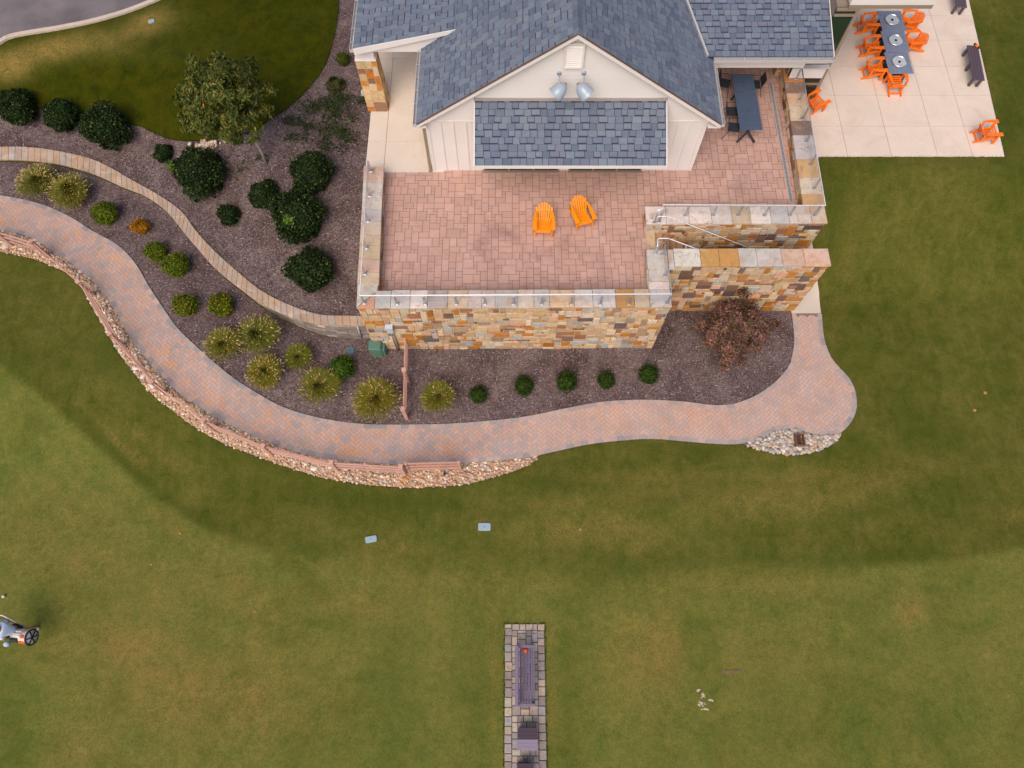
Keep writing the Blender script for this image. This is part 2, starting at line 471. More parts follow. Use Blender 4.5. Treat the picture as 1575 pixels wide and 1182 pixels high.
# ------------------------------------------------------------------ ground sheets
def G(u, v, off=0.): return hit(u, v, zlow, off)
def U(u, v, off=0.): return hit(u, v, zup, off)
def gridc(lo, hi, st, far):
    a = list(np.arange(lo, hi+.01, st)); s = st
    x = lo
    pre = []
    while x > -far: s *= 1.6; x -= s; pre.append(x)
    s = st; x = a[-1]; post = []
    while x < far: s *= 1.6; x += s; post.append(x)
    return np.array(pre[::-1] + a + post)
gx = gridc(-23, 25, .16, 400); gy = gridc(-7, 29, .16, 400)
XX, YY = np.meshgrid(gx, gy); ZZ = zlow(XX, YY)
# photo position of each lawn vertex, to place the mown line and the worn or lush patches of turf where they grow
def topix(X, Y, Z):
    d = (HC-Z)*CT + Y*ST; y = Y*CT - (HC-Z)*ST
    return CU + FPX*X/d, CV - FPX*y/d
UU, VV = topix(XX, YY, ZZ)
MOWN_LINE = [(-400,560),(-100,548),(0,560),(60,605),(120,660),(180,715),(240,765),(300,805),(360,832),(430,848),(520,858),(640,868),(760,872),(880,874),(1000,874),(1120,874),(1240,872),(1350,868),(1450,862),(1520,852),(1575,842),(1800,800)]
ml = np.array(MOWN_LINE, float)
edge0 = np.interp(UU, ml[:,0], ml[:,1])
soft = np.where(UU < 420, 7, np.where(UU > 1330, 9, 48))
edge = edge0
mown = S((VV-edge)/soft*.5+.5)
for (u_,v_,ru_,rv_,a_) in ((930,800,230,62,.55),(640,835,160,34,.4),(1180,770,170,45,.4),(1480,560,80,170,.2),(200,480,160,70,.15)): mown = np.maximum(mown, a_*np.exp(-((UU-u_)/ru_)**2-((VV-v_)/rv_)**2))
dry = np.zeros_like(UU); lush = np.zeros_like(UU)
def blob(A, u, v, ru, rv, amt, rot=0):
    c, s = math.cos(rad(rot)), math.sin(rad(rot)); du, dv = UU-u, VV-v
    A += amt*np.exp(-(((du*c+dv*s)/ru)**2+((-du*s+dv*c)/rv)**2))
for a in [(330,1080,150,70,.40,0),(560,930,60,20,.35,20),(180,990,60,30,.4,30),(1180,1000,70,40,.3,0),(1000,1010,40,60,.35,0),(1400,935,24,24,.3,0),(330,1060,170,80,.28,0),(130,1150,60,40,.3,0),(250,800,140,16,.22,38),(420,905,160,14,.2,12),(860,775,120,10,.3,-4),(1010,735,160,12,.3,0),(1230,735,140,14,.3,-12),(1420,720,90,14,.25,-20),(105,870,90,40,.35,0),(60,800,60,40,.25,0),(590,845,55,20,.35,0),(700,905,150,30,.25,0),(880,815,90,30,.40,0),
          (970,825,60,25,.35,30),(1030,1000,30,80,.45,0),(1180,775,120,25,.30,-15),(1040,762,140,26,.25,0),(1300,760,100,22,.25,-25),
          (190,690,45,4,.75,46),(215,702,18,4,.7,40),(120,780,80,30,.25,30),(280,900,120,50,.2,0),(735,800,22,8,.35,0),(760,1040,8,120,.5,0),
          (850,1040,7,120,.4,0),(1400,940,20,20,.35,0),(1225,820,22,10,.5,0),(1180,700,30,9,.3,0),(1300,400,14,140,.25,8),(1440,190,8,60,.3,10),
          (940,1010,60,80,.2,0),(420,940,60,40,.2,0),(200,1000,90,60,.3,0),(60,1000,60,40,.2,0),(1130,905,150,20,.3,0),(1560,790,30,14,.3,0),
          (1470,610,30,14,.2,0),(340,480,10,14,.2,0),(395,940,5,4,.6,0),(240,690,60,6,.3,40),(1480,30,6,60,.35,12),(1520,120,5,60,.25,12)]: blob(dry, *a)
for a in [(140,662,110,9,.55,42),(222,738,80,9,.6,38),(330,803,60,9,.5,22),(520,842,110,12,.30,0),(940,880,60,20,.60,0),(1030,870,55,14,.4,0),
          (200,560,80,50,.25,45),(60,560,60,30,.4,0),(330,700,90,26,.3,30),(480,770,140,16,.4,10),(640,770,90,14,.35,0),(880,730,120,16,.35,-8),
          (1180,640,0.1,0.1,0,0),(1420,655,40,30,.5,-40),(1480,680,40,26,.4,0),(1350,700,60,16,.3,-20),(1260,860,130,10,.55,0),(1400,850,90,9,.45,-8),
          (1290,310,30,60,.5,0),(1300,450,30,160,.25,6),(1380,520,50,120,.2,0),(1560,130,30,120,.5,8),(1560,300,40,120,.3,0),(720,1060,30,120,.3,0),
          (870,1060,24,120,.35,0),(1300,1120,200,50,.25,0),(600,1050,60,90,.2,0),(40,440,60,40,.25,30),(500,1120,100,40,.2,0),(1100,690,150,8,.3,0),(1010,795,40,16,.3,0)]:
    if a[4]: blob(lush, a[0], a[1], a[2], a[3]*1.25, a[4]*.75, *a[5:])
for a in [(8,1120,34,70,.45,0),(870,745,90,9,.5,4),(780,790,80,10,.4,-4),(1000,770,90,8,.45,-4),(1130,745,120,9,.45,0),(1330,790,110,10,.4,-10),(1480,760,60,30,.35,0),(1180,820,120,8,.4,0),(600,770,120,10,.4,6),(420,720,90,12,.4,22),(300,640,90,14,.4,40),(170,560,80,16,.35,50)]:
    if a[4]: blob(lush, a[0], a[1], a[2], a[3]*1.25, a[4]*.75, *a[5:])
dd = (VV-edge0)                                # passes of the mower follow the cut line
band = np.sin(dd/11.+.6*np.sin(UU*.013))*np.exp(-np.maximum(dd,0)/170.)*(dd > 0)
dry += .10*np.clip(band,0,1); lush += .12*np.clip(-band,0,1)
band2 = np.sin((UU-787)/23.)*S((VV-880)/60)*.10; dry += np.clip(band2,0,1); lush += np.clip(-band2,0,1)*.8
lawn_c = np.column_stack([np.clip(mown,0,1).ravel(), np.clip(dry,0,1).ravel(), np.clip(lush,0,1).ravel(), np.ones(UU.size)])
ny, nx = XX.shape
idx = np.arange(nx*ny).reshape(ny, nx)
fq = np.stack([idx[:-1,:-1], idx[:-1,1:], idx[1:,1:], idx[1:,:-1]], -1).reshape(-1, 4)
lawn = mesh_obj('lawn', np.column_stack([XX.ravel(), YY.ravel(), ZZ.ravel()]), fq, None, M_LAWN, smooth=True)
def lawn_attr(o, c):
    a = o.data.color_attributes.new('lawn', 'FLOAT_COLOR', 'POINT'); a.data.foreach_set('color', np.asarray(c, float).ravel())
lawn_attr(lawn, lawn_c); structure(lawn)

PATH_UP = [(-60,298),(0,302),(63,315),(109,335),(142,356),(183,379),(211,409),(229,440),(254,478),(274,506),(305,536),(355,579),(400,608),(433,626),(476,640),(527,650),(578,654),(641,654),(705,652),(800,643),(876,628),(927,619),(990,616),(1054,619),(1092,624),(1125,623),(1161,610),(1190,590),(1213,564),(1218,546),(1221,523),(1217,483)]
PATH_RT = [(1263,484),(1266,518),(1271,536),(1279,554),(1297,574),(1305,582),(1314,600),(1317,626),(1310,648),(1292,667),(1271,671)]
PATH_LO = [(1251,669),(1226,662),(1208,661),(1190,665),(1175,672),(1143,683),(1105,684),(1054,680),(1003,676),(952,679),(902,685),(838,699),(800,706),(705,714),(628,716),(590,714),(527,709),(463,698),(400,675),(345,650),(305,625),(267,598),(229,554),(203,523),(178,478),(152,442),(114,409),(76,384),(51,367),(0,355),(-60,345)]
path_up = smooth_poly([G(u,v) for u,v in PATH_UP], .3)
path_lo = smooth_poly([G(u,v) for u,v in PATH_RT+PATH_LO], .3)
path_poly = [(p.x,p.y) for p in path_up] + [(p.x,p.y) for p in path_lo]

# lower mulch bed: between the path, the curved wall and the terrace walls
bed = [(p.x,p.y) for p in path_up[::-1]] + [(p.x+.0,p.y) for p in WF] + [(-5.0,12.0),(5.3,12.0),(5.3,13.5),(11.0,13.5)]
mb_low = structure(sheet('mulch_bed', bed, zlow, .025, M_MULCH, .35))
# upper planting ground
W0, W1 = WB[0], WB[-1]
up_poly = [(p.x,p.y+.0) for p in WB] + [(-4.9,12.4),(-4.9,17.2),(-5.3,17.5),(-5.45,30),(-34,30),(W0.x,W0.y)]
up_poly = up_poly[:-1]
structure(sheet('upper_mulch_bed', up_poly, zup, 0, M_MULCH, .4))
LAWN2 = [(-80,150),(0,158),(60,168),(120,185),(205,193),(232,203),(262,215),(300,218),(350,212),(385,205),(405,192),(440,169),(470,142),(497,107),(511,70),(519,30),(521,0),(522,-60),(270,-60),(-90,-60)]
l2 = smooth_poly([U(u,v) for u,v in LAWN2[:-3]], .3) + [U(u,v) for u,v in LAWN2[-3:]]
lawn2 = structure(sheet('upper_lawn', [(p.x,p.y) for p in l2], zup, .05, M_LAWN, .2, .05))
v = np.zeros(len(lawn2.data.vertices)*3); lawn2.data.vertices.foreach_get('co', v); v = v.reshape(-1,3)+np.array(lawn2.location)
UU, VV = topix(v[:,0], v[:,1], v[:,2])
dry = np.zeros_like(UU); lush = np.full_like(UU, .52)
for a in [(60,78,80,22,.62,-14),(150,62,120,24,.66,-14),(235,28,44,22,.66,-25),(12,108,34,24,.95,0),(310,70,60,30,.15,0),(480,20,30,20,.1,0),(200,85,60,16,.25,0)]: blob(dry, *a)
for a in [(450,60,80,100,.35,0),(150,140,160,16,.3,0),(300,120,80,60,.25,0),(160,41,12,6,.4,0)]: blob(lush, *a)
da = lawn2.data.attributes.new('deep','FLOAT','POINT'); da.data.foreach_set('value', np.clip(.92-1.1*dry,0,1))
lawn_attr(lawn2, np.column_stack([np.zeros_like(UU), np.clip(dry,0,1), np.clip(lush-.4*dry,0,1), np.ones_like(UU)]))
# road and its kerb
KERB = [(-70,105),(-30,88),(0,71),(14,62),(40,56),(90,48),(140,38),(190,24),(230,9),(262,-6),(300,-30),(340,-60)]
kp = smooth_poly([U(u,v) for u,v in KERB], .3)
structure(sheet('road', [(p.x,p.y) for p in kp] + [(kp[-1].x-2,34),(-40,34),(-40,kp[0].y)], zup, .07, M_ASPH, .6))
mb = MB()
for i in range(len(kp)-1):
    a, b = kp[i], kp[i+1]
    na = Vector((-(b-a).y, (b-a).x, 0)).normalized()*.17
    za, zb = float(zup(a.x,a.y))+.0, float(zup(b.x,b.y))+.0
    q = lambda p, o, z: Vector((p.x+o.x, p.y+o.y, z))
    mb.hexa([q(a,-na*.2,za), q(b,-na*.2,zb), q(b,na,zb), q(a,na,za)], [q(a,-na*.2,za+.14), q(b,-na*.2,zb+.14), q(b,na,zb+.13), q(a,na,za+.13)], jit(lin(224,202,184),.04))
structure(mb.build('kerb', M_CONC))

# paver path
structure(sheet('path', path_poly, zlow, .05, mat_plain('joint_sand', lin(150,124,112), .95, .15), .35, .12))
pn = np.array(path_poly); pc = np.vstack([pn, pn[:1]])
th = rad(45); w = .128
mb = MB(); R2 = np.array([[math.cos(th),-math.sin(th)],[math.sin(th),math.cos(th)]])
org = np.array([-5., 8.])
pal = [(lin(214,176,160),6),(lin(210,172,157),6),(lin(218,174,150),3),(lin(202,173,161),5),(lin(194,170,162),3),(lin(184,168,164),1)]
pal2 = [lin(222,172,142),lin(218,174,152),lin(222,170,136),lin(212,174,156)]; pal3 = [lin(194,172,164),lin(188,170,166),lin(202,174,162),lin(206,174,158)]
pals = [c for c, n in pal for _ in range(n)]
ii, jj = np.meshgrid(np.arange(-190,190), np.arange(-190,190)); ii=ii.ravel(); jj=jj.ravel(); dm = (ii-jj) % 4
for kind, msk in (('h', dm==0), ('v', dm==3)):
    a = ii[msk]*w; b = jj[msk]*w; dx, dy = (2*w, w) if kind=='h' else (w, 2*w)
    cx, cy = a+dx/2, b+dy/2
    C = (R2 @ np.stack([cx,cy])).T + org
    ok = (C[:,0]>-24)&(C[:,0]<14)&(C[:,1]>4)&(C[:,1]<21)
    a, b, C = a[ok], b[ok], C[ok]
    ok = inpoly(C[:,0], C[:,1], path_poly); a, b, C = a[ok], b[ok], C[ok]
    ed = seg_dist(C[:,0], C[:,1], pc); ok = ed > .04; a, b, C, ed = a[ok], b[ok], C[ok], ed[ok]
    g = .004
    tone = 1.1*np.sin(C[:,0]*1.7+2)*np.cos(C[:,1]*2.1)+.5*np.sin(C[:,0]*.4+C[:,1]*.6)
    for k in range(len(a)):
        q = [(a[k]+g,b[k]+g),(a[k]+dx-g,b[k]+g),(a[k]+dx-g,b[k]+dy-g),(a[k]+g,b[k]+dy-g)]
        vs = [R2 @ np.array(p) + org for p in q]
        c = random.choice(pals); tn = tone[k]+random.gauss(0,.5)
        if tn > .95: c = random.choice(pal2)
        elif tn < -.95: c = random.choice(pal3)
        if C[k,0] > 1: c = tuple(.55*x+.45*y for x, y in zip(c, lin(216,180,164)))
        if ed[k] < .24:
            vi = np.array(vs); vo = inpoly(vi[:,0],vi[:,1],path_poly)
            vs = [p if o_ else p+(C[k]-p)*.75 for p, o_ in zip(vs, vo)]
        mb.add([(p[0],p[1],float(zlow(p[0],p[1]))+.060+random.uniform(-.001,.002)) for p in vs], [(0,1,2,3)], jit(c,.03))
structure(mb.build('path_pavers', M_PAVER))
mb = MB()
for line, side in ((path_up, -1), (path_lo, -1)):
    L = sum((b-a).length for a, b in zip(line, line[1:]))
    pts = resample(line, int(L/.27))
    def nrm(i):
        d = (pts[min(i+1,len(pts)-1)]-pts[max(i-1,0)]); d.z = 0; d.normalize(); return Vector((-d.y, d.x, 0))*side*-1
    for i in range(len(pts)-1):
        a, b = pts[i].lerp(pts[i+1], .02), pts[i].lerp(pts[i+1], .98)
        n0, n1 = nrm(i)*-.165, nrm(i+1)*-.165
        vs = [a, b, b+n1, a+n0]
        f = (0,1,2,3) if (vs[1]-vs[0]).cross(vs[2]-vs[0]).z > 0 else (3,2,1,0)
        c = jit(random.choice([lin(186,168,162), lin(194,170,160), lin(176,164,160), lin(202,174,160), lin(166,156,156)]), .06)
        if line is path_up and b.x > 1: c = tuple(.6*x+.4*y for x, y in zip(c, lin(204,176,164)))
        mb.add([(p.x,p.y,float(zlow(p.x,p.y))+.066) for p in vs], [f], c)
structure(mb.build('path_border', M_PAVER))

# gravel strips
ico = [(0,0,1)]
def pebbles(name, poly, n, smin, smax, pals, off=.0, big=()):
    poly = np.array(poly); lo, hi = poly.min(0), poly.max(0)
    X = rng.uniform(lo[0], hi[0], n*6); Y = rng.uniform(lo[1], hi[1], n*6)
    ok = inpoly(X, Y, poly); X, Y = X[ok][:n], Y[ok][:n]
    bm = bmesh.new(); bmesh.ops.create_icosphere(bm, subdivisions=1, radius=1)
    base = np.array([v.co[:] for v in bm.verts]); F = np.array([[v.index for v in f.verts] for f in bm.faces]); bm.free()
    n = len(X); s = smin + (smax-smin)*rng.random(n)**2.2
    V = base[None]*(1+rng.uniform(-.18,.18,(n,len(base),1)))
    V = V*np.stack([s*rng.uniform(.8,1.4,n), s*rng.uniform(.7,1.1,n), s*rng.uniform(.45,.75,n)], -1)[:,None,:]
    t = rng.uniform(0,6.28,n); c, sn = np.cos(t)[:,None], np.sin(t)[:,None]
    x, y = V[...,0]*c-V[...,1]*sn, V[...,0]*sn+V[...,1]*c
    Z = zlow(X, Y) + off + s*.25
    V = np.stack([x+X[:,None], y+Y[:,None], V[...,2]+Z[:,None]], -1)
    Fa = (F[None]+(np.arange(n)*len(base))[:,None,None]).reshape(-1,3)
    cp = np.array(pals)[rng.integers(0,len(pals),n)]*rng.uniform(.75,1.2,(n,1))
    return mesh_obj(name, V.reshape(-1,3), Fa, np.repeat(cp, len(base), 0), M_PEBBLE, smooth=True)
GR_OUT = [(-60,384),(0,388),(51,399),(84,412),(109,424),(127,442),(142,473),(165,511),(183,544),(203,569),(223,595),(236,608),(267,633),(305,661),(343,682),(381,697),(400,704),(451,722),(502,736),(565,746),(616,750),(654,750),(717,745),(756,735),(800,722),(828,706)]
go = smooth_poly([G(u,v) for u,v in GR_OUT], .3)
lo_sub = [p for p in path_lo if p.x < 1.0]
gravel_poly = [(p.x,p.y) for p in lo_sub] + [(p.x,p.y) for p in go]
M_GBED = mat_plain('gravel_bed', lin(206,164,132), .95, .25, 8, 40, .6)
structure(sheet('gravel_bed', gravel_poly, zlow, .02, M_GBED, .35))
gp = [lin(230,196,164), lin(224,184,152), lin(238,212,188), lin(210,166,132), lin(232,190,148), lin(200,166,144), lin(242,228,214), lin(184,150,126)]
structure(pebbles('gravel', gravel_poly, 9500, .03, .075, gp, .02), 'stuff')
GR2 = [(1143,684),(1165,691),(1190,697),(1220,700),(1250,696),(1275,686),(1293,669)]
gr2 = smooth_poly([G(u,v) for u,v in GR2], .3)
sub2 = [G(u,v) for u,v in [(1292,667),(1271,671),(1251,669),(1226,662),(1208,661),(1190,665),(1175,672),(1143,683)]]
g2poly = [(p.x,p.y) for p in gr2] + [(p.x,p.y) for p in sub2[:-1]]
structure(sheet('river_rock_bed', g2poly, zlow, .02, mat_plain('river_rock_bed', lin(150,132,118), .95, .2), .3))
structure(pebbles('river_rocks', g2poly, 950, .04, .105, [lin(216,198,182), lin(206,186,168), lin(226,210,194), lin(190,176,168), lin(212,176,142), lin(174,164,160)], .02), 'stuff')
# loose mulch chips in mixed brown and pale tones
def chips(name, poly, zf, n):
    poly = np.array(poly); lo, hi = poly.min(0), poly.max(0)
    lo = np.maximum(lo, [-22,4]); hi = np.minimum(hi, [13,25])
    X = rng.uniform(lo[0],hi[0],n*4); Y = rng.uniform(lo[1],hi[1],n*4); ok = inpoly(X,Y,poly)
    if zf is zup: ok &= ~inpoly(X,Y,[(p.x,p.y) for p in l2])
    X,Y = X[ok][:n],Y[ok][:n]; n = len(X)
    L = rng.uniform(.012,.04,n)*(1+1.0*(rng.random(n)>.97)); Wd = rng.uniform(.006,.015,n); t = rng.uniform(0,6.28,n)
    d = np.stack([np.cos(t),np.sin(t),rng.normal(0,.2,n)],-1)*L[:,None]; e = np.stack([-np.sin(t),np.cos(t),rng.normal(0,.3,n)],-1)*Wd[:,None]
    Pc = np.stack([X,Y,zf(X,Y)+.04],-1)
    V = np.stack([Pc-d-e,Pc+d-e,Pc+d+e,Pc-d+e],1).reshape(-1,3)
    pal = np.array([lin(126,104,102),lin(106,84,82),lin(150,132,130),lin(82,62,60),lin(138,102,86),lin(190,174,168)])
    c = np.repeat(pal[rng.choice(6,n,p=[.28,.22,.2,.18,.08,.04])],4,0)
    return structure(mesh_obj(name, V, np.arange(n*4).reshape(-1,4), c, M_LEAF), 'stuff')
chips('mulch_chips', bed, zlow, 15000); chips('upper_mulch_chips', up_poly, zup, 15000)
# ------------------------------------------------------------------ stone walls
ZT, ZC = 2.9, 3.45                            # terrace floor, wall cap
STONES = [(lin(224,192,154),8),(lin(216,180,140),7),(lin(226,204,178),6),(lin(212,192,170),4),(lin(206,136,64),3),(lin(200,146,84),3),(lin(170,122,92),3),(lin(140,112,98),2),(lin(190,186,180),2),(lin(126,106,100),1),(lin(226,178,144),3),(lin(194,122,40),1),(lin(182,150,124),4),(lin(206,168,126),4)]
STP = [c for c, n in STONES for _ in range(n)]
STP2 = STP + [lin(206,136,60),lin(196,124,44),lin(200,146,84),lin(150,112,92),lin(116,92,84),lin(104,84,80),lin(170,122,92),lin(196,140,70),lin(124,96,82)]
CAPS = [lin(224,208,194),lin(228,204,180),lin(212,202,196),lin(224,190,154),lin(216,190,160),lin(204,186,172),lin(232,218,206),lin(222,186,164),lin(210,156,92),lin(206,192,182),lin(228,212,200)]
SW_CH = [(2,1),(3,1),(4,1),(5,1),(2,2),(3,2),(4,2),(5,2),(2,1),(3,2),(2,3),(3,3),(4,3),(6,2),(3,1)]
def stone_face(mb, a, b, z0, z1, r, proud=.018, chs=SW_CH, cw=.115, ch=.135, pal=STP):
    """stones on the vertical face from plan point a to b (outside on the right hand)"""
    a = Vector((a[0],a[1],0)); b = Vector((b[0],b[1],0)); d = b-a; L = d.length
    if L < .15: return
    ux = d.normalized(); n = Vector((ux.y,-ux.x,0)); uy = Vector((0,0,1))
    O = a + uy*z0
    for x, y, w, h in pack(L, z1-z0, cw, ch, chs, r):
        slab(mb, O, ux, uy, n, x, y, w, h, proud+r.uniform(0,.035), jit(r.choice(pal), .14, r), .013, .008, .02)
def ccw(poly):
    s = sum(poly[i-1][0]*poly[i][1]-poly[i][0]*poly[i-1][1] for i in range(len(poly)))
    return poly if s > 0 else poly[::-1]
def masonry(root, poly, z0, z1, seed, faces=None, pal=STP):
    poly = ccw(poly); r = random.Random(seed)
    core = MB().prism(poly, z0-.3, z1); core.build('mortar_core', M_MORTAR, root)
    mb = MB()
    for i in range(len(poly)):
        if faces is None or faces(poly[i], poly[(i+1)%len(poly)]):
            stone_face(mb, poly[i], poly[(i+1)%len(poly)], z0, z1, r, pal=pal)
    return mb.build('masonry', M_STONE, root)
def coping(mb, a, b, wv, z, r, lmin=.45, lmax=.85, caps=CAPS):
    """cap stones along a->b (one edge), width vector wv"""
    a = Vector((a[0],a[1],z)); b = Vector((b[0],b[1],z)); d = b-a; L = d.length; ux = d.normalized(); x = 0
    W = wv.length; uy = wv.normalized()
    cuts = [0]
    while cuts[-1] < L-.3:
        cuts.append(cuts[-1]+r.uniform(lmin,lmax))
    cuts[-1] = L
    for x0, x1 in zip(cuts, cuts[1:]):
        c = jit(r.choice(caps), .10, r); j = r.uniform(-.012,.012)
        q = lambda s, t, e: a+ux*s+uy*t+Vector((0,0,e))
        g = .006; h = .085; e = r.uniform(0,.008); ch = .01
        B = [q(x0+g,-j,-h),q(x1-g,-j,-h),q(x1-g,W+j,-h),q(x0+g,W+j,-h)]
        T = [q(x0+g,-j,e-ch),q(x1-g,-j,e-ch),q(x1-g,W+j,e-ch),q(x0+g,W+j,e-ch)]
        U_ = [q(x0+g+ch,-j+ch,e),q(x1-g-ch,-j+ch,e),q(x1-g-ch,W+j-ch,e),q(x0+g+ch,W+j-ch,e)]
        fs = [(3,2,1,0),(8,9,10,11)]
        for i in range(4):
            k = (i+1)%4; fs += [(i,k,4+k,4+i),(4+i,4+k,8+k,8+i)]
        if ux.cross(uy).z < 0: fs = [f[::-1] for f in fs]
        mb.add(B+T+U_, fs, c)
p2 = lambda u, v, z=ZC: (lambda p: Vector((p.x,p.y,0)))(P(u,v,z))
# plan corners of the caps, read at cap height
FLo, FRo = p2(548,474), p2(1033.5,472); FRi, FLi = p2(996,446), p2(582,447)
LTo, LTi = p2(560,255), p2(590,257)
RTi, RTo = p2(995,384), p2(1031,384)
rnd = random.Random(3)
ins = .035
# 1 main terrace wall: left side, front, and the return to the stair
tw = thing('terrace_wall', 'tall multicoloured fieldstone wall with pale cap stones around the front of the terrace', 'wall', ((FLo.x+FRo.x)/2, FLo.y, 0))
outer = [LTo, FLo, FRo, RTo, RTi, FRi, FLi, LTi]
def inset(poly, d):
    poly = ccw([Vector((p[0],p[1],0)) for p in poly]); out = []; n = len(poly)
    for i in range(n):
        a, b, c = poly[i-1], poly[i], poly[(i+1)%n]
        d0, d1 = (b-a).normalized(), (c-b).normalized()
        n0, n1 = Vector((-d0.y,d0.x,0)), Vector((-d1.y,d1.x,0))
        k = 1+n0.dot(n1)
        out.append(b+(n0+n1)*(d/max(k,.2)))
    return out
masonry(tw, inset(outer, ins+.02), 0, ZC-.085, 11)
mb = MB()
coping(mb, FLo+Vector((.62,0,0)), FRo+Vector((-.74,0,0)), Vector((0,(FLi.y-FLo.y),0)), ZC, rnd)
# mitred left corner stones
lw = FLi.x-FLo.x
def capstone(mb, pts, z, c, h=.085):
    pts = ccw([Vector((p[0],p[1],0)) for p in pts]); i = inset(pts, .01)
    mb.add([p+Vector((0,0,z-h)) for p in pts]+[p+Vector((0,0,z-.01)) for p in pts]+[p+Vector((0,0,z)) for p in i],
        [tuple(range(len(pts)))[::-1], tuple(range(2*len(pts),3*len(pts)))] + [(k,(k+1)%len(pts),len(pts)+(k+1)%len(pts),len(pts)+k) for k in range(len(pts))] + [(len(pts)+k,len(pts)+(k+1)%len(pts),2*len(pts)+(k+1)%len(pts),2*len(pts)+k) for k in range(len(pts))], c)
xe = FLo.x+.615
capstone(mb, [FLo, (xe,FLo.y), (xe,FLo.y+.30), (FLi.x-.02,FLi.y-.02)], ZC, lin(222,164,134))
capstone(mb, [(FLo.x-.0,FLo.y+.02), (FLi.x-.05,FLi.y), (FLi.x-.02,FLi.y+.35), (FLo.x-.03,FLo.y+.95)], ZC, lin(214,206,192))
capstone(mb, [(xe,FLo.y+.31), (xe,FLi.y), (FLi.x+.01,FLi.y+.0), (FLi.x-.0,FLi.y-.02)], ZC, lin(216,190,170))
A0 = Vector((FLo.x-.035,FLo.y+.97,0))
coping(mb, A0, LTo, (LTi-LTo), ZC, rnd, .4, .7)
cr = Vector((FRo.x-.73,FRo.y,0))
capstone(mb, [cr, FRo, (FRo.x,FRo.y+.66), (cr.x,FRo.y+.66)], ZC, lin(208,200,194))
coping(mb, Vector((RTi.x+.0,RTi.y-.8,0)), Vector((cr.x,FRo.y+.67,0)), Vector((.70,0,0)), ZC, rnd, .5, .8)
capstone(mb, [(RTi.x-.02,RTi.y-.8), (RTi.x+.92,RTi.y-.8), (RTi.x+.92,RTi.y), (RTi.x-.02,RTi.y)], ZC, lin(216,206,196))
mb.build('cap_stones', M_COPE, tw)
# 2 outer stair wall
SRo = p2(1279,409); SRi = p2(1271,382.5)
sx0 = RTi.x+.93
sw = thing('stair_wall', 'fieldstone wall with pale cap stones shielding the sunken stair, beside the dark red shrub', 'wall', (8.3, SRo.y, 0))
spoly = [Vector((RTo.x-.2,SRo.y,0)), SRo, Vector((SRo.x-.03,SRi.y,0)), Vector((RTo.x-.2,SRi.y,0))]
sp = inset(spoly, ins+.02); sp = [Vector((FRo.x-.02,p.y,0)) if p.x < 7 else p for p in sp]
masonry(sw, sp, 0, ZC-.085, 12, lambda a, b: not (a[0] < 7 and b[0] < 7), STP2)
mb = MB(); coping(mb, Vector((sx0,SRo.y,0)), SRo, Vector((0,SRi.y-SRo.y,0)), ZC, rnd, .62, .95)
mb.build('cap_stones', M_COPE, sw)
# 3 rear stair wall and the wall along the right side of the terrace
BLf, BRf = p2(994,344), p2(1268,343); BLb = p2(993,318)
RIb, RIt = p2(1233,300), p2(1204,104); ROt = p2(1234,98)
RO = Vector((11.40, BRf.y, 0))
bw = thing('side_wall', 'L shaped fieldstone wall behind the stair and along the patio side of the terrace', 'wall', (10.9, 15.2, 0))
bpoly = [BLf, RO, Vector((11.42,22.4,0)), Vector((RIt.x,22.4,0)), Vector((RIb.x,BLb.y,0)), BLb]
masonry(bw, inset(bpoly, ins+.02), 0, ZC-.085, 13, None, STP2)
mb = MB(); coping(mb, BLf, RO, Vector((0,BLb.y-BLf.y,0)), ZC, rnd, .62, .95)
coping(mb, Vector((RIb.x,BLb.y+.01,0)), Vector((RIt.x,22.4,0)), Vector((11.4-RIb.x,0,0)), ZC, rnd, .5, .85, CAPS[:5]+[lin(206,146,78),lin(214,150,84),lin(150,122,110),lin(136,112,104),lin(208,170,122),lin(212,160,96)])
mb.build('cap_stones', M_COPE, bw)
# ------------------------------------------------------------------ terrace floor, walkway, patio, stair
def pack_floor(mb, x0, x1, y0, y1, z, cw, chs, r, cols, g=.0075):
    for x, y, w, h in pack(x1-x0, y1-y0, cw, cw, chs, r):
        e = r.uniform(-.0015,.0015)
        mb.add([(x0+x+g,y0+y+g,z+e),(x0+x+w-g,y0+y+g,z+e),(x0+x+w-g,y0+y+h-g,z+e),(x0+x+g,y0+y+h-g,z+e)], [(0,1,2,3)], jit(r.choice(cols),.025,r))
FL_CH = [(3,2),(2,3),(3,3),(4,2),(2,2),(2,4),(4,3),(3,2),(2,3)]
FCOL = [lin(214,172,156),lin(210,168,152),lin(216,174,158),lin(207,166,151),lin(213,169,151)]
fy = FLi.y-.06
xs = 4.98; XI = RIb.x+.05
mb = MB(); r = random.Random(5)
pack_floor(mb, FLi.x-.33, xs, fy, 17.75, ZT, .128, FL_CH, r, FCOL)
pack_floor(mb, xs, XI+.03, BLb.y-.05, 17.75, ZT, .128, FL_CH, r, FCOL)
pack_floor(mb, 6.7, XI+.2, 17.75, 23.6, ZT, .128, FL_CH, r, FCOL)
structure(mb.build('terrace_floor', M_STAMP))
mb = MB()
mb.box(FLi.x-.34, xs, fy, 17.75, .2, ZT-.005); mb.box(xs, XI+.05, BLb.y-.06, 17.75, .2, ZT-.005); mb.box(6.7, XI+.2, 17.751, 23.6, .2, ZT-.005)
structure(mb.build('terrace_base', mat_plain('floor_joint', lin(136,96,86), .95, .15)))
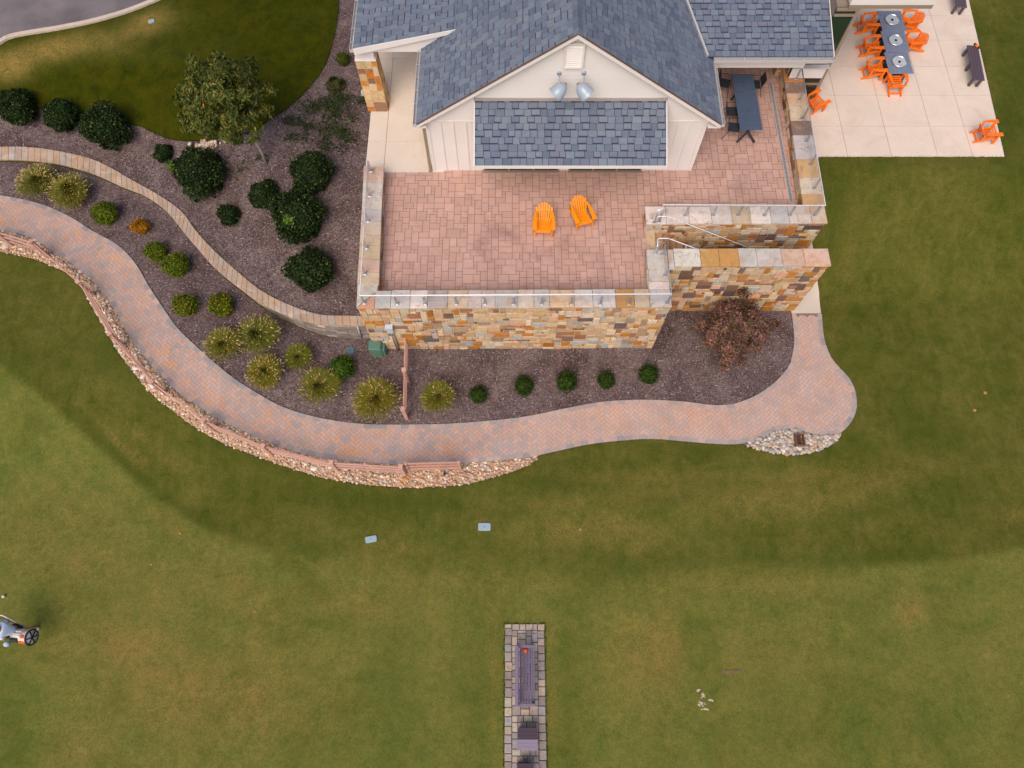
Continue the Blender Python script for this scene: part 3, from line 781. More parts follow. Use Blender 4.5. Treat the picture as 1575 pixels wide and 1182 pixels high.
# pale entry walkway
wl = P(566,200,ZT).x
mb = MB(); xj = P(594,217,ZT).x
ys = [17.62] + [P(600,v,ZT).y for v in (217.5,169,141,112,90)] + [25.5]
for (a, b) in ((-5.62, xj), (xj, -2.6)):
    for y0, y1 in zip(ys, ys[1:]):
        mb.cbox(a+.006, b-.006, y0+.006, y1-.006, ZT-.2, ZT+.004, .006, jit(lin(232,214,196,.80), .03))
mb.box(-5.6,-2.6,17.64,25.5,.9,ZT-.02, lin(150,130,112))
structure(mb.build('walkway', M_CONC))
# patio
ZP = 2.3
xb = [P(u,v,ZP).x for u,v in ((1303,237),(1371,240),(1442,239),(1496,240))]
yb = [P(1400,v,ZP).y for v in (241,194.5,147,103,62,24,-12)] + [31., 33.]
redge = (P(1545,241,ZP), P(1490,0,ZP))
def xr(y): t = (y-redge[0].y)/(redge[1].y-redge[0].y); return redge[0].x+t*(redge[1].x-redge[0].x)
mb = MB(); xsb = [11.2]+xb
for i in range(len(xsb)):
    for y0, y1 in zip(yb, yb[1:]):
        x0 = xsb[i]+.007; x1a = (xsb[i+1]-.007) if i+1 < len(xsb) else xr(y0); x1b = (xsb[i+1]-.007) if i+1 < len(xsb) else xr(y1)
        q = [(x0,y0+.007),(x1a,y0+.007),(x1b,y1-.007),(x0,y1-.007)]
        mb.hexa([(*p,ZP-.25) for p in q],[(*p,ZP+.004) for p in q], jit(lin(230,210,193,.84),.02))
mb.hexa([(11.2,yb[0]+.01,2.0),(xr(yb[0])-.02,yb[0]+.01,2.0),(xr(33)-.02,32.9,2.0),(11.2,32.9,2.0)], [(11.2,yb[0]+.01,ZP-.012),(xr(yb[0])-.02,yb[0]+.01,ZP-.012),(xr(33)-.02,32.9,ZP-.012),(11.2,32.9,ZP-.012)], lin(150,126,110))
structure(mb.build('patio', M_CONC))
# stair
st = thing('stone_stair', 'narrow stair of brown stone treads going down between the two fieldstone walls', 'stairs', (5., 14.4, 0))
mb = MB(); y0, y1 = SRi.y-.05, BLf.y+.06; x = 4.93
mb.cbox(x, x+.32, y0, y1, 2.4, ZT+.012, .012, lin(222,190,152)); x += .32; z = ZT
for k in range(16):
    z -= .172
    mb.cbox(x-.03, x+.30, y0, y1, z-.45, z, .012, jit(random.choice([lin(190,140,104),lin(170,130,102),lin(150,118,98),lin(200,154,116)]),.1)); x += .29
mb.build('treads', M_COPE, st)
land = [(x,SRi.y-.1),(11.0,SRi.y-.1),(11.06,SRo.y+.08)]+[(p.x,p.y) for p in [G(1217,483),G(1262,483),G(1259,450),G(1254,410),G(1247,368)]]+[(11.0,BLf.y+1.6),(11.0,BLf.y+.05),(x,BLf.y+.05)]
structure(sheet('stair_landing', land, zlow, .055, mat_plain('pale_concrete', lin(226,208,190), .85, .06, 1, 40, .1), .3, .1))
# drain strip
dr = [P(1196,126,ZT+.03), P(1224,312,ZT+.03)]
td = thing('trench_drain', 'long perforated grey metal drain strip along the foot of the side wall', 'drain', (dr[0].x+.1, 18.5, ZT))
mb = MB(); XD = RIb.x-.17
mb.box(XD-.07, XD+.07, dr[1].y, dr[0].y, ZT+.004, ZT+.02); mb.build('channel_frame', M_GUTTER, td)
mb = MB(); y = dr[1].y+.05
while y < dr[0].y-.05:
    mb.box(XD-.05, XD+.05, y, y+.035, ZT+.0202, ZT+.026); y += .06
mb.build('slots', mat_plain('grey_grate', lin(116,120,136), .5, .1, metal=.3), td)

# ------------------------------------------------------------------ cable railings
def cable_rail(label, run, posts, zr=4.05, offs=None):
    base = run[len(run)//2]
    root = thing('cable_railing', label, 'railing', (base[0], base[1], ZC))
    MB().tube([(p[0],p[1],zr) for p in run], .024, 8).build('top_rail', M_RAIL, root, True)
    for k in range(5):
        z = ZC+.10+k*.095
        MB().tube([(p[0],p[1],z) for p in run], .003, 5).build('cable', M_STEEL, root, True)
    for (x, y) in posts:
        mb = MB(); mb.cbox(x-.07,x+.07,y-.05,y+.05,ZC+.006,ZC+.02,.004)
        for s in (-.022,.022): mb.box(x+s-.008,x+s+.008,y-.025,y+.025,ZC+.02,zr-.035)
        mb.box(x-.03,x+.03,y-.01,y+.01,ZC+.3,ZC+.32); mb.box(x-.03,x+.03,y-.012,y+.012,zr-.045,zr-.024)
        mb.build('post', M_STEEL, root)
    return root
ZR = 4.05
run1 = [P(566,248,ZR), P(553.5,455,ZR), P(1033,452.5,ZR), P(1025,375,ZR), P(1012,372,ZR), P(1011,380,ZR)]
yl = run1[1].y
posts1 = [(x.x, yl+.0) for x in (P(u,466,ZC) for u in (611,654,702,746,790,833,878,923,967))] + [(run1[1].x+.03,yl+.03),(run1[2].x-.03,yl+.03)]
xl = lambda y: run1[1].x+(run1[0].x-run1[1].x)*(y-run1[1].y)/(run1[0].y-run1[1].y)
posts1 += [(xl(y), y) for y in (P(570,v,ZC).y for v in (264,302,341,382,422))]
posts1 += [(run1[3].x-.01, 12.75), (run1[3].x-.02, run1[3].y-.05), (run1[4].x+.02, run1[4].y-.1)]
cable_rail('steel cable railing on the wall round the front and left of the terrace', run1, posts1)
run2 = [P(1011,324,ZR), P(1019,322,ZR), P(1019.5,315.5,ZR), P(1269.5,316.5,ZR), P(1232,98,ZR)]
yr = run2[3].y; posts2 = [(P(u,329,ZC).x, yr) for u in (1054,1096,1135,1175,1214,1252)] + [(run2[1].x-.02, run2[1].y-.12),(run2[0].x, run2[0].y-.1)]
x3 = lambda y: run2[3].x+(run2[4].x-run2[3].x)*(y-run2[3].y)/(run2[4].y-run2[3].y)
posts2 += [(x3(y), y) for y in (P(1240,v,ZC).y for v in (290,254,218,183,154,122))]
cable_rail('steel cable railing along the stair head and the patio side of the terrace', run2, posts2)
for lab, px0, y, ln, col in (('long sloping steel handrail on the rear wall of the stair', (1012,337), BLf.y-.07, 10., 0), ('short sloping steel handrail in front of the stair beside the corner post', (1013,374), SRi.y+.07, 10., 0)):
    z0 = 3.98; x0 = P(*px0, z0).x
    root = thing('handrail', lab, 'handrail', (x0+2, y, 1.5))
    pts = [(x0,y,z0-.35),(x0,y,z0-.05),(x0+.05,y,z0),(x0+.35,y,z0)] + [(x0+.35+t*4.8, y, z0-t*4.8*.575) for t in (.02,.5,1)]
    MB().tube(pts, .017, 8).build('rail', M_RAIL, root, True)
    dy = .1 if y > SRi.y+.5 else -.1
    for t in (.15,.5,.85):
        xx, zz = x0+.35+t*4.8, z0-t*4.8*.575
        MB().tube([(xx,y,zz-.02),(xx,y+dy*.3,zz-.07),(xx,y+dy,zz-.07)], .009, 6).build('bracket', M_STEEL, root, True)

# ------------------------------------------------------------------ curved retaining wall
rw = thing('retaining_wall', 'long curving grey block retaining wall with tan cap stones above the shrub bed', 'wall', tuple(WF[len(WF)//2].xy)+(0.,))
nb = int(sum((b-a).length for a,b in zip(WF,WF[1:]))/.27)
fa, ba = resample(WF, nb), resample(WB, nb)
mb = MB(); capc = [lin(208,178,154),lin(200,172,150),lin(212,186,164),lin(194,168,150),lin(206,172,144),lin(198,178,164)]
for i in range(nb-1):
    t = (i+.5)/nb
    tint = 1.0 if t < .45 else .92
    c = tuple(x*tint for x in jit(random.choice(capc), .045))
    f0, f1 = fa[i].lerp(fa[i+1], .012), fa[i].lerp(fa[i+1], .988); b0, b1 = ba[i].lerp(ba[i+1], .012), ba[i].lerp(ba[i+1], .988)
    e = random.uniform(0,.006); q = lambda p, z: Vector((p.x,p.y,z))
    mb.hexa([q(f0,ZW-.09),q(f1,ZW-.09),q(b1,ZW-.09),q(b0,ZW-.09)],[q(f0,ZW+e),q(f1,ZW+e),q(b1,ZW+e),q(b0,ZW+e)], c)
mb.build('cap_stones', M_COPE, rw, bevel=.012)
mb = MB(); core = MB(); n2 = int(nb*.66)
fb = resample(WF, n2); bk = resample(WB, n2)
for i in range(n2-1):
    q = lambda a, b, w, z: Vector((a.x+(b.x-a.x)*w, a.y+(b.y-a.y)*w, z))
    core.hexa([q(fb[i],bk[i],.16,-.2),q(fb[i+1],bk[i+1],.16,-.2),q(bk[i+1],fb[i+1],.1,-.2),q(bk[i],fb[i],.1,-.2)],[q(fb[i],bk[i],.16,ZW-.09),q(fb[i+1],bk[i+1],.16,ZW-.09),q(bk[i+1],fb[i+1],.1,ZW-.09),q(bk[i],fb[i],.1,ZW-.09)])
    for k in range(9):
        z1 = ZW-.092-k*.15; z0 = z1-.144
        if z1 < 0: break
        s = .5 if k % 2 else 0.
        a0, a1 = fb[i].lerp(fb[i+1], s*.5), fb[i+1] if s == 0 else (fb[i+1].lerp(fb[min(i+2,n2-1)], s*.5))
        c0, c1 = bk[i].lerp(bk[i+1], s*.5), bk[i+1] if s == 0 else (bk[i+1].lerp(bk[min(i+2,n2-1)], s*.5))
        a0, a1 = a0.lerp(a1, .012), a1.lerp(a0, .012)
        w0 = .10-.012*k+.06+random.uniform(-.02,.01)
        mb.hexa([q(a0,c0,w0,z0),q(a1,c1,w0,z0),q(a1,c1,.3,z0),q(a0,c0,.3,z0)],[q(a0,c0,w0,z1),q(a1,c1,w0,z1),q(a1,c1,.3,z1),q(a0,c0,.3,z1)], jit(random.choice([lin(160,144,134),lin(148,134,126),lin(172,158,146),lin(140,126,120)]),.1))
core.build('core', M_MORTAR, rw); mb.build('blocks', M_STONE, rw, bevel=.012)
# ------------------------------------------------------------------ building
SLATE = [lin(121,130,146),lin(115,124,141),lin(126,134,148),lin(111,120,137),lin(130,138,150),lin(118,126,143),lin(123,126,141),lin(125,135,148),lin(106,114,131)]
def shingles(mb, O, e, s, W, L, expo=.235, wmin=.2, wmax=.34, r=random):
    O, e, s = Vector(O), Vector(e).normalized(), Vector(s).normalized(); n = e.cross(s)
    k = 0
    while k*expo < L:
        y0 = k*expo; x = -r.uniform(0,.3); odd = r.random() > .5
        while x < W:
            w = r.uniform(wmin,wmax); x0, x1 = max(x,0), min(x+w,W)
            if x1-x0 > .03:
                drop = .05 if odd else .008
                if k == 0: drop = 0
                ya, yb = y0+drop+r.uniform(-.005,.005), min(y0+expo+.003, L+.03)
                g = .009
                def q(a, b, h): return O+e*a+s*b+n*h
                ha, hb = .030-(drop>0)*.006+r.uniform(0,.004), .006
                c = jit(r.choice(SLATE), .035, r)
                mb.hexa([q(x0+g,ya,.0),q(x1-g,ya,.0),q(x1-g,yb,-.004),q(x0+g,yb,-.004)],[q(x0+g,ya,ha),q(x1-g,ya,ha),q(x1-g,yb,hb),q(x0+g,yb,hb)], c)
            x += w; odd = not odd if r.random() < .8 else odd
        k += 1
def roof(root, name, O, e, s, W, L, deck=.14, seed=1):
    mb = MB(); shingles(mb, O, e, s, W, L, r=random.Random(seed)); o = mb.build(name, M_SHINGLE, root)
    O, e, s = Vector(O), Vector(e).normalized(), Vector(s).normalized(); n = e.cross(s)
    q = lambda a, b, h: O+e*a+s*b+n*h
    MB().hexa([q(0,0,-deck),q(W,0,-deck),q(W,L,-deck),q(0,L,-deck)],[q(0,0,0),q(W,0,0),q(W,L,0),q(0,L,0)]).build('roof_deck', M_DECK, o)
    return o
bd = thing('clubhouse', 'cream clubhouse with slate grey shingle roofs and a wide front gable', 'building', (1.95, 20.5, ZT))
# --- main gabled roof
tipR, tipL, apx = PY(1110,190,17.45), PY(641,193,17.45), PY(889,52,17.45)
ZE = (tipR.z+tipL.z)/2; XR, XL = tipR.x, tipL.x; XA = (XR+XL)/2; ZA = apx.z
YB = 26.5; rise = (ZA-ZE)/(XR-XA); Ls = math.hypot(XR-XA, ZA-ZE)
roof(bd, 'main_roof_slope', (XL,YB,ZE), (0,-1,0), (XA-XL,0,ZA-ZE), YB-17.45, Ls, seed=21)
roof(bd, 'main_roof_slope', (XR,17.45,ZE), (0,1,0), (XA-XR,0,ZA-ZE), YB-17.45, Ls, seed=22)
mb = MB(); y = 17.42; sl = math.atan(rise)
while y < YB:
    c = jit(random.choice(SLATE), .05)
    for sgn in (-1,1):
        ex, ez = .17*math.cos(sl)*sgn, -.17*math.sin(sl)
        h0, h1 = .055, .03
        mb.hexa([(XA,y,ZA+.005),(XA+ex,y,ZA+ez+.005),(XA+ex,y+.3,ZA+ez),(XA,y+.3,ZA)][::1 if sgn>0 else -1],
                [(XA,y,ZA+h0+.02),(XA+ex,y,ZA+ez+h0),(XA+ex,y+.3,ZA+ez+h1),(XA,y+.3,ZA+h1+.02)][::1 if sgn>0 else -1], c)
    y += .235
mb.build('ridge_caps', M_SHINGLE, bd)
# --- front gable wall
YW = 17.72
wl_, wr_ = P(667,262,ZT).x, P(1062,262,ZT).x
zr_ = lambda x: ZA-abs(x-XA)*rise-.17
zb = PY(890,186,YW).z
def gable_pts(z0, z1, y):                     # slice of the gable between two heights
    pass
core = MB()
core.add([(wl_,YW+.05,ZT-.1),(wr_,YW+.05,ZT-.1),(wr_,YW+.05,zr_(wr_)),(XA,YW+.05,zr_(XA)),(wl_,YW+.05,zr_(wl_)),
          (wl_,YB,ZT-.1),(wr_,YB,ZT-.1),(wr_,YB,zr_(wr_)),(XA,YB,zr_(XA)),(wl_,YB,zr_(wl_))],
         [(0,1,2,3,4),(9,8,7,6,5),(0,4,9,5),(1,6,7,2)])
core.build('wall_body', M_WHITE, bd)
mb = MB(); z = zb; 
while z < zr_(XA)-.05:                        # lap boards above the trim
    z1 = min(z+.17, zr_(XA)-.02)
    def lim(zz): return min(max((ZA-.17-zz)/rise, .0), 9)
    a0, a1 = lim(z), lim(z1); L0, R0, L1, R1 = max(wl_,XA-a0), min(wr_,XA+a0), max(wl_,XA-a1), min(wr_,XA+a1)
    mb.hexa([(L0,YW-.006,z),(R0,YW-.006,z),(R0,YW+.05,z),(L0,YW+.05,z)],[(L1,YW+.006,z1),(R1,YW+.006,z1),(R1,YW+.05,z1),(L1,YW+.05,z1)])
    z = z1
mb.build('lap_siding', M_WHITE, bd)
mb = MB(); mb.box(wl_,wr_,YW+.002,YW+.05,ZT,zb); x = wl_+.05
mb.box(wl_-.02,wr_+.02,YW-.02,YW+.03,zb-.06,zb+.012)
k = 0
while x < wr_:
    mb.box(x-.03,x+.03,YW-.03,YW+.01,ZT+.012,zb-.062); x += .44
mb.box(wl_-.022,wl_+.012,YW-.022,YW+.02,ZT+.01,zr_(wl_)+.02); mb.box(wr_-.09,wr_+.022,YW-.022,YW+.02,ZT+.01,zr_(wr_)+.02)
mb.build('board_and_batten', M_WHITE, bd)
for sgn, X0 in ((-1,XL),(1,XR)):              # rake boards + soffit
    mb = MB(); y0, y1 = 17.425, 17.46
    d = .17
    mb.hexa([(X0,y0,ZE-d),(XA,y0,ZA-d),(XA,y1,ZA-d),(X0,y1,ZE-d)][::-sgn],[(X0,y0,ZE-.01),(XA,y0,ZA-.01),(XA,y1,ZA-.01),(X0,y1,ZE-.01)][::-sgn])
    mb.hexa([(X0,y1+.002,ZE-.168),(XA,y1+.002,ZA-.168),(XA,YW+.02,ZA-.168),(X0,YW+.02,ZE-.168)][::-sgn],[(X0,y1+.002,ZE-.143),(XA,y1+.002,ZA-.143),(XA,YW+.02,ZA-.143),(X0,YW+.02,ZE-.143)][::-sgn])
    mb.build('rake_board', M_WHITE, bd)
    mb = MB(); mb.hexa([(X0,y0-.02,ZE-.012),(XA,y0-.02,ZA-.012),(XA,y1,ZA-.012),(X0,y1,ZE-.012)][::-sgn],[(X0,y0-.02,ZE+.022),(XA,y0-.02,ZA+.022),(XA,y1,ZA+.022),(X0,y1,ZE+.022)][::-sgn])
    mb.build('drip_edge', mat_plain('brown_drip_edge', lin(118,84,66), .6), bd)
# eave soffits along the sides
for a in ((XL+.02,wl_+.02),(wr_-.02,XR-.02)): MB().box(a[0],a[1],17.47,YB,ZE-.22,ZE-.16).build('eave_soffit', M_WHITE, bd)
# vent
v0, v1 = PY(868,101,YW), PY(899,66,YW)
vt = MB(); x0, x1, z0, z1 = v0.x, v1.x-.02, v0.z, v1.z
for a in ((x0-.05,x0,z0-.05,z1+.05),(x1,x1+.05,z0-.05,z1+.05),(x0,x1,z0-.05,z0),(x0,x1,z1,z1+.05)): vt.box(a[0],a[1],YW-.10,YW-.007,a[2],a[3])
vent = vt.build('vent', M_WHITE, bd)
lv = MB(); k = z0+.02
while k < z1-.06:
    lv.hexa([(x0,YW-.07,k-.03),(x1,YW-.07,k-.03),(x1,YW-.01,k+.03),(x0,YW-.01,k+.03)],[(x0,YW-.07,k-.015),(x1,YW-.07,k-.015),(x1,YW-.01,k+.045),(x0,YW-.01,k+.045)]); k += .08
lv.build('louvres', M_WHITE, vent)
# --- canopy roof over the serving doors
et, eb = PY(730,155.5,YW), None
X0 = et.x; X1 = PY(1025,155.5,YW).x; ZTp = et.z
hb = (HC-ZTp)*1.0
a_, b_ = ray(730,255); hE = X0/a_; ZEc = HC-hE; YEc = b_*hE
roof(bd, 'canopy_roof', (X0,YEc,ZEc), (1,0,0), (0,YW-YEc,ZTp-ZEc), X1-X0, math.hypot(YW-YEc,ZTp-ZEc), .08, 23)
mb = MB(); mb.box(X0-.03,X1+.03,YEc-.03,YEc+.0,ZEc-.13,ZEc+.0)
for xx in (X0-.03, X1-.005):
    mb.hexa([(xx,YEc,ZEc-.13),(xx+.035,YEc,ZEc-.13),(xx+.035,YW,ZTp-.2),(xx,YW,ZTp-.2)],[(xx,YEc,ZEc+.005),(xx+.035,YEc,ZEc+.005),(xx+.035,YW,ZTp+.005),(xx,YW,ZTp+.005)])
mb.box(X0+.01,X1-.01,YEc+.005,YW,ZEc-.12,ZEc-.09)
mb.build('canopy_fascia', M_WHITE, bd)
MB().box(X0-.02,X1+.02,YW-.04,YW-.007,ZTp+.03,ZTp+.15).build('canopy_flashing', mat_plain('greyed_flashing', lin(190,174,168), .5, .05), bd)
for xx in (X0+.1, (X0+X1)/2, X1-.1):
    MB().bar((xx,YEc+.15,ZEc-.14),(xx,YW,ZEc-1.5),.1,.12).build('canopy_brace', M_WHITE, bd)
for ua, ub in ((745,858),(875,985)):          # folding serving doors under the canopy
    xa, xb_ = P(ua,262,ZT).x, P(ub,262,ZT).x
    fr = MB()
    for k in range(4):
        a, b = xa+(xb_-xa)*k/3-.03, xa+(xb_-xa)*k/3+.03
        fr.box(a,b,YW-.06,YW-.001,ZT+.004,ZT+2.35)
    fr.box(xa-.03,xb_+.03,YW-.065,YW-.002,ZT+2.3,ZT+2.42); fr.box(xa-.03,xb_+.03,YW-.12,YW-.003,ZT+.003,ZT+.05)
    d = fr.build('serving_door', M_TAUPE, bd)
    MB().box(xa,xb_,YW-.035,YW-.008,ZT+.052,ZT+2.298).build('glass', M_GLASS, d)
# --- low porch roof at left
aL = PY(543,76,20.8)
pXe, pZe = aL.x, aL.z; pR = PY(697,47,20.8); sP = (pR.z-pZe)/(pR.x-pXe)
roof(bd, 'porch_roof', (pXe,26.5,pZe), (0,-1,0), (1,0,sP), 26.5-20.8, (pR.x+.25-pXe)*math.hypot(1,sP), .12, 24)
mb = MB(); d = .24
mb.hexa([(pXe,20.77,pZe-d),(pR.x+.1,20.77,pR.z-d+.14),(pR.x+.1,20.805,pR.z-d+.14),(pXe,20.805,pZe-d)],[(pXe,20.77,pZe+.02),(pR.x+.1,20.77,pR.z+.045),(pR.x+.1,20.805,pR.z+.045),(pXe,20.805,pZe+.02)])
mb.build('rake_board', M_WHITE, bd)
zpb = PY(600,78.5,20.95).z
mb = MB(); mb.add([(pXe+.25,20.9,zpb),(XL+.1,20.9,zpb),(pR.x,20.9,pR.z-.25),(pR.x,20.9,pR.z-.1),(pXe+.25,20.9,pZe-.06),(pXe+.25,21.2,zpb),(XL+.1,21.2,zpb),(pR.x,21.2,pR.z-.25),(pR.x,21.2,pR.z-.1),(pXe+.25,21.2,pZe-.06)],
      [(0,1,2,3,4),(9,8,7,6,5),(0,5,6,1),(1,6,7,2),(2,7,8,3),(3,8,9,4),(4,9,5,0)])
mb.box(pXe+.05,XL,21.2,26,zpb+.05,zpb+.09); mb.build('porch_beam', M_WHITE, bd)
# --- low terrace roof at right
bZ, bY = PY(1088,88,20.33).z, 20.33
bXr = PY(1281,90,bY).x; bp = .215
roof(bd, 'terrace_roof', (5.2,bY,bZ), (1,0,0), (0,1,bp), bXr-5.2, 6.2*math.hypot(1,bp), .12, 25)
mb = MB(); mb.hexa([(bXr,bY,bZ-.2),(bXr+.03,bY,bZ-.2),(bXr+.03,26.5,bZ-.2+6.17*bp),(bXr,26.5,bZ-.2+6.17*bp)],[(bXr,bY,bZ+.03),(bXr+.03,bY,bZ+.03),(bXr+.03,26.5,bZ+.03+6.17*bp),(bXr,26.5,bZ+.03+6.17*bp)])
mb.box(XR-.2,bXr,bY+.12,bY+.2,bZ-.42,bZ-.12); mb.box(XR-.2,10.8,bY+.35,bY+.5,5.02,5.26)
mb.build('terrace_roof_trim', M_WHITE, bd)
MB().bar((tipR.x-.24,20.30,bZ+.07),(tipR.x-.24-.70,22.65,bZ+.07+.49),.06,.10).build('flashing', M_GUTTER, bd)
mb = MB(); mb.box(6.85,11.0,23.5,23.7,ZT,6.2); mb.build('covered_wall', M_WHITE, bd)
# stone pier carrying the terrace roof
mb = MB(); r = random.Random(8); pp = ccw([(10.7,22.42),(11.42,22.42),(11.42,23.2),(10.7,23.2)])
for i in range(4): stone_face(mb, pp[i], pp[(i+1)%4], 2.3, 5.7, r)
pier = mb.build('stone_pier', M_STONE, bd); MB().prism(pp,2.3,5.75).build('mortar_core', M_MORTAR, pier)
# battered porch pillar at left
b = [P(567,171.5,ZT), P(596.5,170,ZT)]; ztp = 4.98; t0 = P(546.5,94.5,ztp); t1 = P(578,93.5,ztp)
bx0, bx1, tx0, tx1 = b[0].x, b[1].x, min(t0.x,b[0].x-.02), t1.x; by = b[0].y; ty = t0.y
mb = MB(); r = random.Random(31)
B = [Vector((bx0,by,ZT)),Vector((bx1,by,ZT)),Vector((bx1,by+.85,ZT)),Vector((bx0,by+.85,ZT))]
T = [Vector((tx0,ty,ztp)),Vector((tx1,ty,ztp)),Vector((tx1,ty+.6,ztp)),Vector((tx0,ty+.6,ztp))]
PCH = [(3,2),(4,2),(3,3),(4,3),(2,2),(5,3),(4,4),(5,4)]
ppal = [lin(216,180,136),lin(206,168,122),lin(222,190,150),lin(204,132,58),lin(150,110,86),lin(214,176,134),lin(212,178,138),lin(198,120,44)]
for i in range(4):
    j = (i+1)%4; W = (B[j]-B[i]).length; H = ztp-ZT
    def bl(a, c): 
        lo = B[i].lerp(B[j], a); hi = T[i].lerp(T[j], a); return lo.lerp(hi, c)
    n = (B[j]-B[i]).cross(Vector((0,0,1))).normalized()
    for x, y, w, h in pack(W, H, .1, .1, PCH, r):
        g = .008; a0, a1, c0, c1 = (x+g)/W, (x+w-g)/W, (y+g)/H, (y+h-g)/H
        q = [bl(a0,c0),bl(a1,c0),bl(a1,c1),bl(a0,c1)]; d = .015+r.uniform(0,.012)
        mb.add([p-n*.03 for p in q]+[p+n*d for p in q], [(4,5,6,7),(0,1,5,4),(1,2,6,5),(2,3,7,6),(3,0,4,7)], jit(r.choice(ppal),.12,r))
pil = mb.build('stone_pillar', M_STONE, bd)
MB().hexa(B, T).build('mortar_core', M_MORTAR, pil)
mb = MB(); mb.cbox(tx0-.02,tx1+.02,ty-.02,ty+.62,ztp,ztp+.06,.01); mb.cbox(tx0+.03,tx1-.03,ty+.03,ty+.55,ztp+.06,5.66,.01); mb.build('pillar_cap', M_WHITE, bd)
# gutters
def gutter(p0, p1, out, n):
    p0, p1, out = Vector(p0), Vector(p1), Vector(out); d = (p1-p0).normalized(); L = (p1-p0).length; mb = MB()
    def bx(a0, a1, o0, o1, z0, z1):
        q = lambda a, o, z: p0+d*a+out*o+Vector((0,0,z))
        vs = [q(a0,o0,z0),q(a1,o0,z0),q(a1,o1,z0),q(a0,o1,z0)]; ts = [q(a0,o0,z1),q(a1,o0,z1),q(a1,o1,z1),q(a0,o1,z1)]
        if d.cross(out).z < 0: vs, ts = vs[::-1], ts[::-1]
        mb.hexa(vs, ts)
    bx(0,L,0,.14,-.13,-.118); bx(0,L,0,.01,-.118,-.01); bx(0,L,.126,.142,-.118,-.0)
    bx(-.012,0,0,.142,-.13,0); bx(L,L+.012,0,.142,-.13,0)
    for i in range(n): a = L*(i+.5)/n; bx(a-.016,a+.016,.011,.125,-.012,-.003)
    return mb.build('gutter', M_GUTTER, bd)
gutter((XL,21.1,ZE-.01),(XL,17.46,ZE-.01),(-1,0,0),6)
gutter((XR,17.46,ZE-.01),(XR,20.15,ZE-.01),(1,0,0),4)
gutter((XR+.02,bY,bZ-.01),(bXr,bY,bZ-.01),(0,-1,0),6)
gutter((pXe,26.4,pZe-.01),(pXe,20.8,pZe-.01),(-1,0,0),8)
mb = MB(); mb.box(wl_-.17,wl_-.07,17.72,17.8,ZT+.02,ZE-.2); mb.box(wl_-.17,wl_-.07,17.60,17.74,ZT+.02,ZT+.1); mb.build('downspout', M_TAUPE, bd)
mb = MB()
for i, q in enumerate([((wl_-.05,17.68),(wl_+.0,17.68))]): pass
stone_face(mb, (wl_-.06,17.69), (wl_+.0,17.69), ZT+.0, ZT+.5, r); 
# --- glazed wing at right with its flat canopy
gY = 21.8; gx1 = PY(1324,13,gY).x; gz1 = PY(1324,13,gY).z
gw = MB(); gw.box(10.95,gx1-.08,gY+.04,gY+.07,ZP,5.5); gw.box(bXr+.06,gx1-.08,gY+.04,gY+.07,5.501,gz1); g = gw.build('glass_wall', M_GLASS, bd)
for (x0,x1,z0,z1) in ((gx1-.12,gx1,ZP,gz1),(10.9,gx1-.12,ZP,ZP+.08),(bXr+.06,gx1-.12,gz1-.1,gz1),(bXr+.06,gx1-.12,PY(1300,24,gY).z-.03,PY(1300,24,gY).z+.03),(10.9,gx1-.12,3.08,3.14)):
    MB().box(x0,x1,gY-.03,gY+.12,z0,z1).build('frame', M_TAUPE, g)
mb = MB(); mb.prism([Vector(q) for q in ((10.9,gY+.121,0),(gx1,gY+.121,0),(gx1,28,0),(10.9,28,0))],ZP,5.5); mb.build('wing_body', M_TAUPE, bd)
MB().box(bXr+.06,gx1-.002,gY+.121,28,5.501,gz1+.05).build('upper_wing_body', M_TAUPE, bd)
hz0, hz1 = PY(1272,120,gY-.06).z, PY(1278,102,gY-.06).z
hd = MB(); hd.box(10.95,gx1-.13,gY-.08,gY-.031,hz0,hz1); h = hd.build('header_panel', M_WHITE, bd)
MB().box(10.93,gx1-.10,gY-.22,gY-.031,hz1,hz1+.05).build('cap', M_GUTTER, h)
cz = PY(1400,12,gY).z; cx1 = PY(1432,11,gY).x
mb = MB(); mb.box(bXr+.42,cx1,gY-.04,30,cz+.14,cz+.5); mb.build('flat_canopy', M_WHITE, bd)
mb = MB(); mb.box(bXr+.42,cx1+.02,gY-.06,30,cz,cz+.138); mb.build('canopy_edge', M_TAUPE, bd)
gutter((cx1+.02,gY+.0,cz+.5),(cx1+.02,28,cz+.5),(1,0,0),6)
